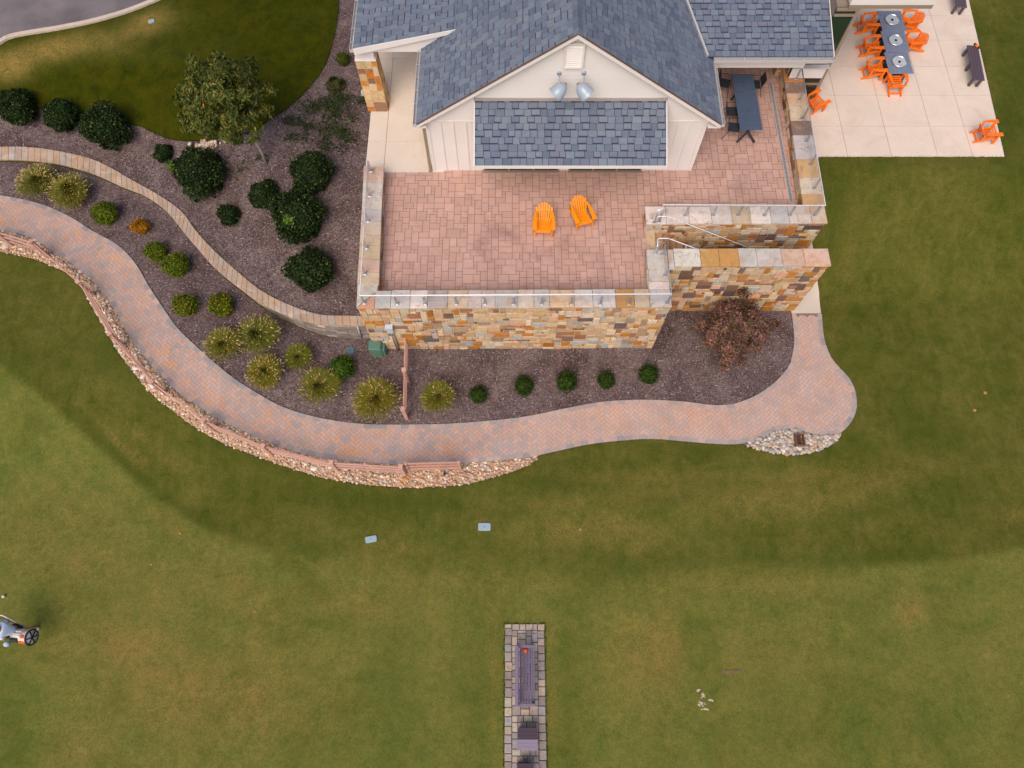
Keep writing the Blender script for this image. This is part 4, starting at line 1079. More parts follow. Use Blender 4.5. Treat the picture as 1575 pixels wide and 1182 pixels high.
# ------------------------------------------------------------------ gable lamps
for (u, sx, lab) in ((860,-1,'pale grey dome floodlight on the gable, turned toward the left'),(898,1,'pale grey dome floodlight on the gable, turned toward the right')):
    yl_ = 17.18; c = PY(u,140,yl_)
    root = thing('wall_lamp', lab, 'lamp', (c.x, YW, c.z))
    ax = Vector((.62*sx,-.35,-.55)).normalized()
    q = Vector((0,0,-1)).rotation_difference(ax).to_matrix().to_4x4(); Mx = Matrix.Translation(c) @ q
    prof = [(r_*.84,z_*.86) for r_,z_ in [(.001,.33),(.08,.31),(.16,.25),(.225,.16),(.27,.05),(.295,-.06),(.31,-.20),(.315,-.205),(.315,-.215),(.30,-.215),(.28,-.06),(.22,.13),(.10,.25),(.001,.26)]]
    MB().lathe(prof, 28, Mx).build('shade', M_LAMP, root, True)
    MB().lathe([(.001,-.15),(.24,-.15),(.24,-.14),(.001,-.13)], 24, Mx).build('lens', M_GLOW, root, True)
    top = c - ax*.25
    MB().tube([Vector((c.x,YW,c.z+.20)), Vector((c.x,17.45,c.z+.25)), Vector((c.x,17.27,c.z+.23)), Vector((c.x+.02*sx,17.2,c.z+.17)), top+Vector((0,0,-.02))], .022, 8).build('arm', M_LAMP, root, True)
    MB().tube([top+Vector((0,0,0)), top-ax*.06], .055, 10).build('socket', M_TAUPE, root, True)
    MB().lathe([(.001,0),(.08,0),(.08,.02),(.001,.03)], 16, Matrix.Translation((c.x,YW,c.z+.20)) @ Matrix.Rotation(rad(90),4,'X')).build('wall_plate', M_LAMP, root, True)
# ------------------------------------------------------------------ furniture
def adirondack(name, label, cat_group, mat, ys=1.0, bk=(.10,.23,.435,.58)):
    root = local_thing(name, label, 'armchair', cat_group)
    mb = MB()                                   # seat: slats running side to side, sloping down to the back
    for k in range(6):
        y = (-.43+k*.092)*ys; z = .385-k*.030
        mb.cbox(-.262,.262,y,y+.074*ys,z-.022,z,.006)
    mb.cbox(-.262,.262,-.452*ys-.002,-.43*ys-.002,.29,.375,.006)
    mb.build('seat', mat, root)
    mb = MB(); n = 7
    b0, b1 = Vector((0,bk[0],bk[1])), Vector((0,bk[0]+bk[2],bk[1]+bk[3])); d = b1-b0; nrm = Vector((0,-d.z,d.y)).normalized()
    for k in range(n):                          # fanned back with a rounded top
        t = (k-(n-1)/2)/((n-1)/2); wl, wh = .072, .088
        xl, xh = t*.222, t*.282; top = 1.0-.25*abs(t)**2.2
        def q(x, s, o): return Vector((x,0,0))+b0+d*s+nrm*o
        top2 = 1.0-.25*abs(min(1,abs(t)+.14*1))**2.2 if t else top
        ta, tb = (top2, top) if t < 0 else (top, top2)
        if t == 0: ta = tb = 1.0
        ta -= .02*(t<=0); tb -= .02*(t>=0)
        mb.hexa([q(xl-wl/2+.008,0,-.011),q(xl+wl/2-.008,0,-.011),q(xh+wh/2-.010,tb,-.011),q(xh-wh/2+.010,ta,-.011)],
                [q(xl-wl/2+.008,0,.011),q(xl+wl/2-.008,0,.011),q(xh+wh/2-.010,tb,.011),q(xh-wh/2+.010,ta,.011)])
    for s in (.12,.62): mb.bar(b0+d*s+Vector((-.25,0,0))-nrm*.03, b0+d*s+Vector((.25,0,0))-nrm*.03, .03, .06, nrm)
    mb.build('backrest', mat, root, bevel=.004)
    for s in (-1,1):
        mb = MB(); pts = [(.245,-.50),(.40,-.50),(.415,-.46),(.40,-.1),(.34,.26),(.29,.30),(.27,.28),(.265,-.1),(.24,-.46)]
        pts = [(x*s,y*ys) for x,y in pts]
        mb.prism(ccw([Vector((x,y,0)) for x,y in pts]), .565, .592); mb.build('armrest', mat, root, bevel=.006)
        mb = MB(); mb.bar((s*.305,-.40*ys,0),(s*.305,-.37*ys,.565),.045,.10,(0,1,0)); mb.build('front_leg', mat, root, bevel=.005)
        mb = MB(); mb.bar((s*.245,-.43*ys,.335),(s*.245,.56*ys,.035),.038,.10); mb.bar((s*.275,.24*ys,.12),(s*.275,.24*ys,.565),.03,.07,(0,1,0))
        mb.build('rear_leg', mat, root, bevel=.005)
    MB().bar((-.245,.38*ys,.09),(.245,.38*ys,.09),.03,.06).build('crossbar', mat, root)
    return root
YC = adirondack('lounge_chair', 'amber yellow slatted lounge chair on the terrace facing straight out', 'amber lounge chairs', M_YELLOW)
def place(o, p, rz): o.location = p; o.rotation_euler = (0,0,rad(rz))
def front_at(u, v, z, rz, dy=.41):               # where the front feet stand
    p = P(u, v, z); a = rad(rz); return Vector((p.x-math.sin(a)*dy, p.y+math.cos(a)*dy, z))
place(YC, front_at(835.5,364.5,ZT,-2), -2)
dup(YC, front_at(898.5,351.5,ZT,18), rad(18), 'amber yellow slatted lounge chair on the terrace turned a little to the right')
def rear_at(u, v, z, rz, dy=.45):
    p = P(u, v, z); a = rad(rz); return Vector((p.x+math.sin(a)*dy, p.y-math.cos(a)*dy, z))
OC = adirondack('lounge_chair', 'orange slatted lounge chair alone at the front corner of the pale patio', 'orange lounge chairs', M_ORANGE, .80, (.07,.23,.35,.43))
place(OC, rear_at(1493,213,ZP,91), 91)
for (u,v,rz,lab) in ((1313,47,90,'orange slatted lounge chair beside the fire table farthest from the terrace, on the building side'),
                     (1317.5,82,91,'orange slatted lounge chair beside the middle fire table, on the building side'),
                     (1322,116,91,'orange slatted lounge chair beside the fire table nearest the terrace, on the building side'),
                     (1376,150.5,182,'orange slatted lounge chair at the near end of the row of fire tables')):
    dup(OC, rear_at(u,v,ZP,rz), rad(rz), lab)
for (u,v,lab) in ((1413.5,49,'orange lounge chair with its fan back showing, facing the fire table farthest from the terrace'),(1419.5,81.5,'orange lounge chair with its fan back showing, facing the middle fire table')):
    p = P(u,v,ZP); dup(OC, Vector((p.x-.45,p.y+.25,ZP)), rad(-88), lab)
p = P(1250,172,ZP); dup(OC, Vector((p.x-.02,p.y+.12,ZP)), rad(118), 'orange lounge chair half hidden behind the cable railing by the glass wall')
# fire tables
def fire_table(label):
    root = local_thing('fire_table', label, 'fire table', 'fire tables in a row on the patio')
    mb = MB(); n = 9; W = 1.0
    for k in range(n): mb.cbox(-W/2+k*W/n+.003,-W/2+(k+1)*W/n-.003,-.51,.51,.60,.625,.004)
    for a in ((-W/2,W/2,-.574,-.513),(-W/2,W/2,.513,.574)): mb.cbox(a[0],a[1],a[2],a[3],.60,.627,.004)
    mb.build('table_top', M_BLUE, root)
    mb = MB(); mb.cbox(-.34,.34,-.42,.42,.03,.60,.01); mb.cbox(-.37,.37,-.45,.45,0,.03,.004); mb.build('base', M_BLUED, root)
    o = MB().lathe([(.001,.66),(.10,.665),(.20,.67),(.265,.68),(.285,.675),(.285,.628),(.24,.63)], 28).build('burner_bowl', M_GLOW, root, True)
    MB().lathe([(.288,.629),(.30,.629),(.30,.70),(.294,.70),(.288,.64)], 28).build('rim', M_STEEL, o, True)
    MB().lathe([(.001,.69),(.05,.69),(.055,.672)], 12).build('burner_knob', M_BLACK, o)
    mb = MB()
    for (x,y) in ((.33,.22),(.36,-.05),(-.02,.40),(-.12,.36),(.10,.37)): mb.lathe([(.001,.64),(.018,.638),(.02,.628)], 8, Matrix.Translation((x,y,0)))
    mb.build('studs', M_STEEL, root)
    return root
FT = fire_table('slate blue fire table nearest the terrace, with a round glass burner in the top')
for i, (u,v) in enumerate(((1382.5,97),(1377,64),(1371.5,32.5))):
    q = P(u,v,ZP+.62); l = Vector((q.x,q.y,ZP))
    if i == 0: FT.location = l
    else: dup(FT, l, 0, ('','slate blue fire table in the middle of the row of three','slate blue fire table farthest from the terrace, beside the flat canopy')[i])
# dining tables on the covered terrace
def slat_table(label, x0, x1, y0, y1, z):
    root = thing('dining_table', label, 'table', ((x0+x1)/2,(y0+y1)/2,ZT))
    mb = MB(); n = max(4, round((y1-y0)/.11))
    for k in range(n): mb.cbox(x0,x1,y0+k*(y1-y0)/n+.003,y0+(k+1)*(y1-y0)/n-.003,z-.025,z,.004)
    mb.build('table_top', mat_plain('dusk_blue_slats', lin(80,94,116,.8), .45, .06), root)
    MB().box(x0+.08,x1-.08,y0+.08,y1-.08,z-.07,z-.026).build('apron', M_BLUED, root)
    cx = (x0+x1)/2; ys_ = [(y0+y1)/2] if y1-y0 < 1.2 else [y0+.22,y1-.22]
    for y in ys_:
        mb = MB(); mb.bar((cx-.34,y-.2,ZT+.03),(cx+.28,y+.2,z-.07),.07,.05); mb.bar((cx+.34,y-.2,ZT+.03),(cx-.28,y+.2,z-.07),.07,.05); mb.build('cross_leg', M_BLUED, root)
    MB().lathe([(.001,z+.006),(.03,z+.005),(.032,z)], 10, Matrix.Translation((cx,(y0+y1)/2,0))).build('parasol_cap', M_BLACK, root)
zt = ZT+.74
ta, tb, tc = P(1126,114.5,zt), P(1131,141.5,zt), P(1138.5,200,zt)
xr_t = P(1173,200,zt).x
slat_table('square dusk blue slatted table under the edge of the low roof', tc.x, xr_t-.02, tb.y+.012, ta.y, zt)
slat_table('long dusk blue slatted table standing out from under the low roof', tc.x, xr_t, tc.y, tb.y-.012, zt)
def sling_chair(label):
    root = local_thing('stacking_chair', label, 'chair', 'black chairs round the dusk blue tables')
    MB().cbox(-.22,.22,-.22,.22,.43,.455,.008).build('seat', M_SLING, root)
    b = MB(); b.add([(-.21,.20,.55),(.21,.20,.55),(.21,.30,.88),(-.21,.30,.88),(-.21,.22,.545),(.21,.22,.545),(.21,.32,.875),(-.21,.32,.875)],[(0,1,2,3),(7,6,5,4),(0,4,5,1),(1,5,6,2),(2,6,7,3),(3,7,4,0)]); b.build('backrest', M_SLING, root)
    for s in (-1,1):
        MB().tube([(s*.25,-.30,0),(s*.235,-.2,.44)],.012,6).build('leg', M_BLACK, root, True)
        MB().tube([(s*.25,.36,0),(s*.23,.2,.45),(s*.22,.31,.89)],.012,6).build('leg', M_BLACK, root, True)
        MB().tube([(s*.25,-.22,.45),(s*.27,-.2,.64),(s*.27,.1,.65),(s*.225,.24,.64)],.012,6).build('arm', M_BLACK, root, True)
    MB().tube([(-.22,-.225,.455),(.22,-.225,.455)],.012,6).build('front_rail', M_STEEL, root, True)
    return root
sc = sling_chair('black sling chair at the side of the long table nearest the open end')
for i,(u,v,rz,lab) in enumerate(((1129,196,82,None),(1126,171.5,88,'black sling chair tucked in at the middle of the long table'),(1114.5,128,70,'black sling chair under the low roof, set away from the square table'),(1161,130,-90,'black sling chair on the far side of the square table, mostly under its top'))):
    q = P(u,v,ZT+.45); l = Vector((q.x,q.y,ZT))
    if i == 0: place(sc, l, rz)
    else: dup(sc, l, rad(rz), lab)
# patio benches
def patio_bench(label, a, b, w=.42, h=.46):
    """a,b: ends of the centre line in plan"""
    a, b = Vector((a.x,a.y,0)), Vector((b.x,b.y,0)); L = (b-a).length; c = (a+b)/2
    root = thing('patio_bench', label, 'bench', (c.x,c.y,ZP), 'dark benches on the patio edge')
    d = (b-a).normalized(); Mx = Matrix.Translation((c.x,c.y,ZP)) @ Matrix.Rotation(math.atan2(d.y,d.x),4,'Z')
    mb = MB()
    for k in range(4): mb.cbox(-L/2,L/2,-w/2+k*w/4+.002,-w/2+(k+1)*w/4-.002,h-.06,h,.012,M=Mx)
    mb.build('seat', M_DKBROWN, root)
    for x in (-L/2+.12,0,L/2-.12):
        for y in (-w/2+.07,w/2-.07):
            mb = MB(); mb.cbox(x-.05,x+.05,y-.05,y+.05,0,h-.061,.01,M=Mx); mb.build('leg', M_DKBROWN, root)
    return root
zb_ = ZP+.46
e1 = (P(1496,70,zb_)); e2 = P(1506.5,123,zb_)
patio_bench('dark purplish bench on the patio edge with a small dark bottle lying on it', e1, e2, .46)
e3, e4 = P(1479.5,11,zb_), P(1471,-44,zb_)
patio_bench('dark purplish bench cut off by the top of the picture at the patio edge', e3, e4, .46)
q = P(1504,72,zb_+.05); 
Mx = Matrix.Translation((q.x,q.y,zb_+.052)) @ Matrix.Rotation(rad(35),4,'Z') @ Matrix.Rotation(rad(90),4,'X') @ Matrix.Translation((0,0,-.2))
bt = thing('bottle', 'small dark bottle with an orange band lying on the patio bench', 'bottle', (q.x,q.y,zb_))
MB().lathe([(.001,0),(.045,.003),(.05,.02),(.05,.27),(.02,.34),(.02,.40),(.001,.402)],14,Mx).build('body', M_BLACK, bt, True)
MB().lathe([(.0515,.08),(.0515,.22)],14,Mx).build('band', M_ORANGE, bt, True)

# ------------------------------------------------------------------ paved strip with the purple bench
a, b = P(776.5,960,0), P(837.5,960,0); c_, d_ = P(776,1200,0), P(841,1200,0)
sx0_, sx1_, sy1, sy0 = min(a.x,c_.x), (b.x+d_.x)/2, a.y, P(800,1260,0).y
zs_ = .06
mb = MB(); r = random.Random(17); gc = [lin(190,172,156),lin(178,162,152),lin(198,180,162),lin(168,154,148),lin(180,168,164),lin(204,182,158),lin(160,144,136)]
mb.box(sx0_+.02,sx1_-.02,sy0,sy1-.02,-.1,zs_-.03,lin(86,72,62))
bw_ = .24
for x0 in (sx0_, sx1_-bw_):
    y = sy0
    while y < sy1-.05:
        h = r.uniform(.22,.30); y1_ = min(y+h, sy1)
        slab(mb, Vector((x0,0,zs_-.03)), Vector((1,0,0)), Vector((0,1,0)), Vector((0,0,1)), r.uniform(-.01,.01), y, bw_, y1_-y, .03+r.uniform(0,.012), jit(r.choice(gc),.12,r), .009, .014, .03); y = y1_
x = sx0_+bw_
while x < sx1_-bw_-.05:
    w_ = min(r.uniform(.2,.3), sx1_-bw_-x); slab(mb, Vector((0,0,zs_-.03)), Vector((1,0,0)), Vector((0,1,0)), Vector((0,0,1)), x, sy1-.2, w_, .2, .03+r.uniform(0,.012), jit(r.choice(gc),.1,r), .009,.014,.03); x += w_
for x,y,w_,h in pack(sx1_-sx0_-2*bw_, sy1-.2-sy0, .095, .095, [(2,2),(3,2),(2,3),(3,3),(2,2),(3,2)], r):
    slab(mb, Vector((sx0_+bw_,sy0,zs_-.03)), Vector((1,0,0)), Vector((0,1,0)), Vector((0,0,1)), x,y,w_,h, .03+r.uniform(0,.01), jit(r.choice(gc),.16,r), .008,.012,.03)
structure(mb.build('cobble_strip', mat_attr('cobble', .85, .2, 4, 30, .16, .5, .012, .25, stain=(4,.5,.72,lin(92,80,72),.5))))
ps = zs_+.01
l0, l1 = P(793,992.5,.45), P(823,1086.5,.45); X0_, X1_, Y1_, Y0_ = l0.x, l1.x, l0.y, l1.y
gb = thing('slatted_bench', 'long purple slatted bench with a back and two arms on the cobbled strip', 'bench', ((X0_+X1_)/2,(Y0_+Y1_)/2,ps))
mb = MB(); n = 5
for k in range(n):
    xa = X0_+.12+k*(X1_-X0_-.17)/n; mb.cbox(xa+.009,xa+(X1_-X0_-.17)/n-.009,Y0_+.05,Y1_-.05,.42,.45,.006)
mb.build('seat', M_PURPLE, gb)
MB().cbox(X1_-.048,X1_,Y0_+.02,Y1_-.02,.38,.455,.008).build('front_rail', mat_plain('pale_purple_lumber', lin(134,116,140), .55, .08), gb)
mb = MB()
for k in range(4): 
    z = .50+k*.1; o = -.02*k
    mb.cbox(X0_+.06+o,X0_+.10+o,Y0_+.03,Y1_-.03,z,z+.09,.006)
mb.cbox(X0_-.025,X0_+.085,Y0_+.02,Y1_-.02,.90,.93,.008)
mb.build('backrest', bpy.data.materials['pale_purple_lumber'], gb)
for y in (Y0_, Y1_-.085):
    mb = MB(); mb.cbox(X0_+.05,X1_+.0,y,y+.085,.63,.66,.01); mb.cbox(X1_-.10,X1_-.02,y+.005,y+.08,.0+ps,.63,.006); mb.cbox(X0_+.02,X0_+.10,y+.005,y+.08,ps,.9,.006)
    mb.build('arm', bpy.data.materials['pale_purple_lumber'], gb)
q = P(808,1001,.5)
mbb = MB(); mbb.lathe([(.001,-.075)]+[(.075*math.cos(rad(t)),.075*math.sin(rad(t))) for t in range(-75,90,15)]+[(.001,.075)],20,Matrix.Translation((q.x,q.y,.45+.076)))
tag(mbb.build('ball', mat_plain('bright_orange_rubber', lin(255,96,40), .5), None, True), 'bright orange ball lying at one end of the purple slatted bench', 'ball')
def lid_box(label, u0, v0, u1, v1, group):
    zt_ = .62; a, b = P(u0,v0,zt_), P(u1,v1,zt_); x0,x1,y1_,y0_ = a.x,b.x,a.y,b.y; ym = (y0_+y1_)/2
    root = thing('deck_box', label, 'box', ((x0+x1)/2,ym,ps), group)
    mb = MB(); mb.cbox(x0+.03,x1-.03,y0_+.03,y1_-.03,ps,.56,.01); mb.build('body', M_PURPLE, root)
    for (ya,yb,za,zb__,m,nm) in ((ym+.003,y1_,.66,.56,M_DKBROWN,'rear_lid'),(y0_,ym-.003,.60,.66,bpy.data.materials['pale_purple_lumber'],'front_lid')):
        mb = MB(); n = 3
        for k in range(n):
            f0, f1 = k/n, (k+1)/n; yA, yB = ya+(yb-ya)*f0+.002, ya+(yb-ya)*f1-.002; zA, zB = za+(zb__-za)*f0, za+(zb__-za)*f1
            mb.hexa([(x0,yA,zA-.025),(x1,yA,zA-.025),(x1,yB,zB-.025),(x0,yB,zB-.025)],[(x0,yA,zA),(x1,yA,zA),(x1,yB,zB),(x0,yB,zB)])
        mb.build(nm, m, root)
lid_box('purple lidded box in two tones standing on the cobbled strip', 796, 1120, 827, 1155, 'boxes on the cobbled strip')
lid_box('dark lidded box at the bottom edge of the picture on the cobbled strip', 795, 1175, 821, 1207, 'boxes on the cobbled strip')

# ------------------------------------------------------------------ fences
WCOL = [lin(216,164,146),lin(210,156,138),lin(222,170,152)]
def at_top(u, v, h=1.12): return G(u, v, h)
def fence(label, tops, rails=True, h=1.12, inward=1, ends=None, group=None):
    pts = [at_top(u,v,h) for u,v in tops]
    m = pts[len(pts)//2]
    root = thing('rail_fence', label, 'fence', (m.x,m.y,m.z-h), group)
    for i, p in enumerate(pts):
        d = (pts[min(i+1,len(pts)-1)]-pts[max(i-1,0)]); Mx = Matrix.Translation((p.x,p.y,p.z-h)) @ Matrix.Rotation(math.atan2(d.y,d.x),4,'Z')
        mb = MB().col(jit(random.choice(WCOL),.05)); mb.cbox(-.065,.065,-.065,.065,-.15,h-.03,.006,M=Mx); mb.cbox(-.08,.08,-.08,.08,h-.03,h+.01,.008,M=Mx)
        mb.build('post', M_WOOD, root)
    for a, b in zip(pts, pts[1:]):
        d = (b-a).normalized()
        for zz in (.36,.66,.95):
            mb = MB().col(jit(random.choice(WCOL),.05)); o = Vector((0,0,zz-h))
            mb.bar(a+d*.064+o, b-d*.064+o, .045, .085); mb.build('rail', M_WOOD, root, bevel=.006)
    return root, pts
fence('long terracotta three rail fence curving along the pebble strip beside the path', [(-62,336),(-8,354),(47,371),(119,433),(167.5,513),(232,587),(312,646.5),(404,685.5),(509,711),(616,717.5)])
fence('short straight terracotta fence crossing the mulch bed below the stone wall', [(622.5,511),(621,568.5),(619.5,628.5)])
gpts = [at_top(623.5,713,1.08), at_top(705.5,711,1.08)]
gt = thing('garden_gate', 'terracotta wooden gate with crossed braces at the end of the curving fence', 'gate', ((gpts[0].x+gpts[1].x)/2,gpts[0].y,0))
for p in gpts:
    mb = MB().col(WCOL[0]); mb.cbox(p.x-.05,p.x+.05,p.y-.05,p.y+.05,p.z-1.0,p.z+.01,.006); mb.build('stile', M_WOOD, gt)
ga, gb2 = gpts
for zz in (-.08,-.42,-.78):
    mb = MB().col(jit(random.choice(WCOL),.05)); mb.bar(ga+Vector((.05,0,zz)), gb2+Vector((-.05,0,zz)), .05, .12); mb.build('rail', M_WOOD, gt, bevel=.006)
for (z0_,z1_) in ((-.74,-.12),(-.12,-.74)):
    mb = MB().col(lin(176,120,100)); mb.bar(ga+Vector((.1,.035,z0_)), gb2+Vector((-.1,.035,z1_)), .02, .07); mb.build('brace', M_WOOD, gt)
for zz in (-.2,-.7):
    MB().box(ga.x-.16,ga.x+.02,ga.y-.06,ga.y-.04,ga.z+zz,ga.z+zz+.05).build('hinge', M_BLACK, gt)
p = G(685,731); sp_ = thing('standpipe', 'small black garden standpipe in the pebbles by the gate', 'tap', tuple(p))
MB().tube([p, p+Vector((0,0,.45))], .035, 10).build('pipe', M_BLACK, sp_, True); MB().tube([p+Vector((0,0,.4)), p+Vector((-.02,-.12,.38))], .02, 8).build('spout', M_BLACK, sp_, True)
p = G(623,738); 
bm = MB().lathe([(.001,.10),(.09,.085),(.15,.03),(.14,-.05)],9,Matrix.Translation(p) @ Matrix.Diagonal((1,.75,1,1)),lin(216,150,72))
tag(bm.build('boulder', M_STONE, None, True), 'ochre boulder among the pebbles at the foot of the gate post', 'rock')
for i,(u,v,s,lab) in enumerate(((208,567,.13,'white rock beside the curving fence, highest of four up the pebble strip'),(220,579,.12,'white rock beside the curving fence, just below the highest one'),(234,594,.13,'white rock lying at a fence post half way round the curve'),(483,721,.15,'white oval rock in the pebbles below the path, near the gate'),(10,378,.22,'pale flat rock in the pebbles at the left edge of the picture'))):
    p = G(u,v); b = MB().lathe([(.001,.62*s),(.5*s,.55*s),(.9*s,.25*s),(.95*s,-.1*s)],8,Matrix.Translation(p) @ Matrix.Rotation(i*1.1,4,'Z') @ Matrix.Diagonal((1.15,.75,1,1)),lin(236,228,222) if i<4 else lin(222,196,168))
    tag(b.build('rock', M_PEBBLE, None, True), lab, 'rock', 'pale rocks in the pebble strip')

# ------------------------------------------------------------------ small fittings
p0 = G(578,548); gx0 = P(566.5,540,.75); gx1_ = P(590,540,.75)
x0, x1 = gx0.x, gx1_.x; yf = P(578,537.5,.75).y; yk = P(578,523.5,.75).y
cb = thing('utility_cabinet', 'dark green metal utility cabinet at the foot of the stone wall', 'cabinet', ((x0+x1)/2,yf,0))
mb = MB(); mb.cbox(x0,x1-.1,yf,yk,-.05,.70,.02); mb.cbox(x1-.1,x1,yf+.02,yk-.04,-.05,.62,.02); mb.build('body', M_GREENBOX, cb)
MB().cbox(x0-.015,x1-.13,yf-.015,yk+.015,.70,.76,.02).build('lid', M_GREENBOX, cb)
mb = MB(); mb.box(x0+.06,x1-.16,yf-.016,yf-.002,.1,.62); mb.build('door', M_GREENBOX, cb)
p = G(539.5,540); vb = thing('valve_lid', 'round teal valve cover in the mulch beside the green cabinet', 'cover', tuple(p))
MB().lathe([(.15,.0),(.15,.055),(.14,.065),(.001,.07)],24,Matrix.Translation(p)).build('cover', M_TEAL, vb); MB().box(p.x-.03,p.x+.03,p.y-.012,p.y+.012,p.z+.069,p.z+.08).build('handle', M_BLACK, vb)
eY = FLo.y+.03; ea, eb2 = PY(590.5,499.5,eY-.15), PY(605,511,eY-.15)
ebx = thing('meter_box', 'pale grey electrical box with a conduit fixed to the front of the stone wall', 'electrical box', ((ea.x+eb2.x)/2,eY,1.2))
zt_ = PY(598,499.5,eY).z
mb = MB(); mb.cbox(ea.x,eb2.x,eY-.16,eY+.01,zt_-.42,zt_,.01); mb.build('enclosure', mat_plain('pale_grey_enamel', lin(206,214,224), .4, .04), ebx)
MB().cbox(ea.x-.015,eb2.x+.015,eY-.175,eY+.01,zt_,zt_+.02,.006).build('lid', mat_plain('pale_grey_lid', lin(216,224,234), .4, .04), ebx)
MB().tube([(eb2.x-.06,eY-.05,zt_-.42),(eb2.x-.06,eY-.05,-.05)],.026,8).build('conduit', M_TAUPE, ebx, True); MB().tube([(eb2.x-.14,eY-.05,zt_-.42),(eb2.x-.14,eY-.05,-.05)],.02,8).build('conduit', M_STEEL, ebx, True)
for (u,v,w_,h,rz,zf,lab) in ((745,810.5,.44,.27,0,zlow,'larger pale blue irrigation lid lying square in the lawn'),(570.5,829.5,.40,.22,10,zlow,'smaller pale blue irrigation lid with a chipped corner, tilted in the lawn'),(233,33.5,.26,.18,20,zup,'small pale lid in the grass by the road kerb')):
    p = hit(u,v,zf,.06); Mx = Matrix.Translation((p.x,p.y,p.z-.06)) @ Matrix.Rotation(rad(rz),4,'Z')
    root = thing('irrigation_lid', lab, 'cover', (p.x,p.y,p.z-.06), 'irrigation lids set in grass')
    pts = [];
    for cx_,cy_,t0_ in ((w_/2-.05,h/2-.05,0),(-w_/2+.05,h/2-.05,90),(-w_/2+.05,-h/2+.05,180),(w_/2-.05,-h/2+.05,270)):
        for t in (0,30,60,90): pts.append((cx_+.05*math.cos(rad(t0_+t)),cy_+.05*math.sin(rad(t0_+t))))
    mb = MB(); mb.prism([Vector((x,y,0)) for x,y in pts],-.02,.055 if zf is zlow else .1); mb.v = [tuple(Mx @ Vector(q)) for q in mb.v]; mb.build('lid', M_LID, root, bevel=.008)
    mb = MB(); mb.prism([Vector((x*.12,y*.12,0)) for x,y in pts],.0555 if zf is zlow else .101,.058 if zf is zlow else .104); mb.v = [tuple(Mx @ Vector(q)) for q in mb.v]; mb.build('lock', M_TEAL, root)
# wooden box in the river rocks
p = G(1227,678); x0,x1,y0,y1 = p.x-.17,p.x+.17,p.y-.26,p.y+.20
wb = thing('timber_box', 'small open brown timber box set among the white river rocks', 'box', tuple(p))
mb = MB(); bc = lin(128,92,70)
for a in ((x0,x1,y0,y0+.04),(x0,x1,y1-.04,y1),(x0,x0+.04,y0+.041,y1-.041),(x1-.04,x1,y0+.041,y1-.041)): mb.box(a[0],a[1],a[2],a[3],p.z-.1,p.z+.24,bc)
mb.build('frame', M_WOOD, wb); MB().col(lin(86,62,50)).box(x0+.05,x1-.1,y0+.05,y1-.05,p.z,p.z+.15).build('slatted_floor', M_WOOD, wb)
p = G(1214,686); 
# path light next to the pillar
p = U(563,158); pl = thing('path_light', 'small white topped path light in the mulch beside the stone pillar', 'lamp', tuple(p))
MB().tube([p, p+Vector((0,0,.42))],.05,10).build('stem', M_BLACK, pl, True); MB().cbox(p.x-.08,p.x+.08,p.y-.08,p.y+.08,p.z+.42,p.z+.62,.01).build('head', M_GLOW, pl)
# pipe down the end of the block wall
q0, q1 = P(549,500,ZW-.1), P(556,520,.2)
tag(MB().tube([q0, (q0+q1)/2+Vector((0,-.02,0)), q1],.03,8).build('drain_pipe', M_GUTTER, None, True), 'thin pale pipe running down the right end of the grey block wall', 'pipe')
# tiny things on the lawn
q = G(7,918); tag(MB().lathe([(.001,0)]+[(.055*math.cos(rad(t)),.055+.055*math.sin(rad(t))) for t in range(-75,90,15)]+[(.001,.11)],14,Matrix.Translation(q)).build('golf_ball', mat_plain('white_rubber', lin(226,226,228), .4), None, True), 'white golf ball on the grass near the left edge of the picture', 'golf ball')
for i,(u,v,sz,lab) in enumerate(((1514,605,.085,'curled tan leaf on the lawn right of the path end, the upper of two'),(1498,632,.08,'curled tan leaf on the lawn right of the path end, the lower of two'),(277,821,.07,'rusty leaf on the mown edge down the lawn from the fence'),(892,815,.06,'lone tan leaf right of the larger irrigation lid'),(392,941,.05,'tan leaf alone on the mown lawn left of centre'),(233,869,.05,'small rusty leaf on the mown lawn below the fence'))):
    p = G(u,v); r = random.Random(i); mb = MB()
    mb.add([p+Vector((math.cos(t)*sz*(1 if k%2 else .7), math.sin(t)*sz*.7, .02+.03*abs(math.cos(t)))) for k,t in enumerate([j*math.pi/4+i for j in range(8)])]+[p+Vector((0,0,.02))],[(k,(k+1)%8,8) for k in range(8)], lin(196,148,92) if i != 2 else lin(196,138,60))
    tag(mb.build('fallen_leaf', M_LEAF), lab, 'leaf', 'fallen leaves on the lawn')
def blot(name, pts, col, n, s0, s1, label=None):
    mb = MB(); r = random.Random(4)
    for (u,v,du,dv) in pts:
        for _ in range(n):
            p = G(u+r.gauss(0,du), v+r.gauss(0,dv)); s = r.uniform(s0,s1); k = 7; t0 = r.uniform(0,6)
            mb.add([p+Vector((math.cos(t0+j*6.283/k)*s*r.uniform(.6,1.3), math.sin(t0+j*6.283/k)*s*r.uniform(.5,.9), .016+r.uniform(0,.006))) for j in range(k)], [tuple(range(k))], jit(col,.15,r))
    return structure(mb.build(name, M_LEAF), 'stuff')
blot('white_sand_spill', [(1081,1070,3,2),(1078,1083,4,2),(1074,1062,1,1),(1092,1077,1.4,.6),(1085,1091,2,.6)], lin(214,196,172), 26, .008, .035)
blot('bare_earth_scar', [(1113,1034,3,1.4),(1122,1034,4,1.4),(1133,1033,5,1.2)], lin(138,110,84), 34, .012, .035)
blot('rock_heap_fines', [(1215,686,6,3)], lin(190,176,164), 6, .02, .05)
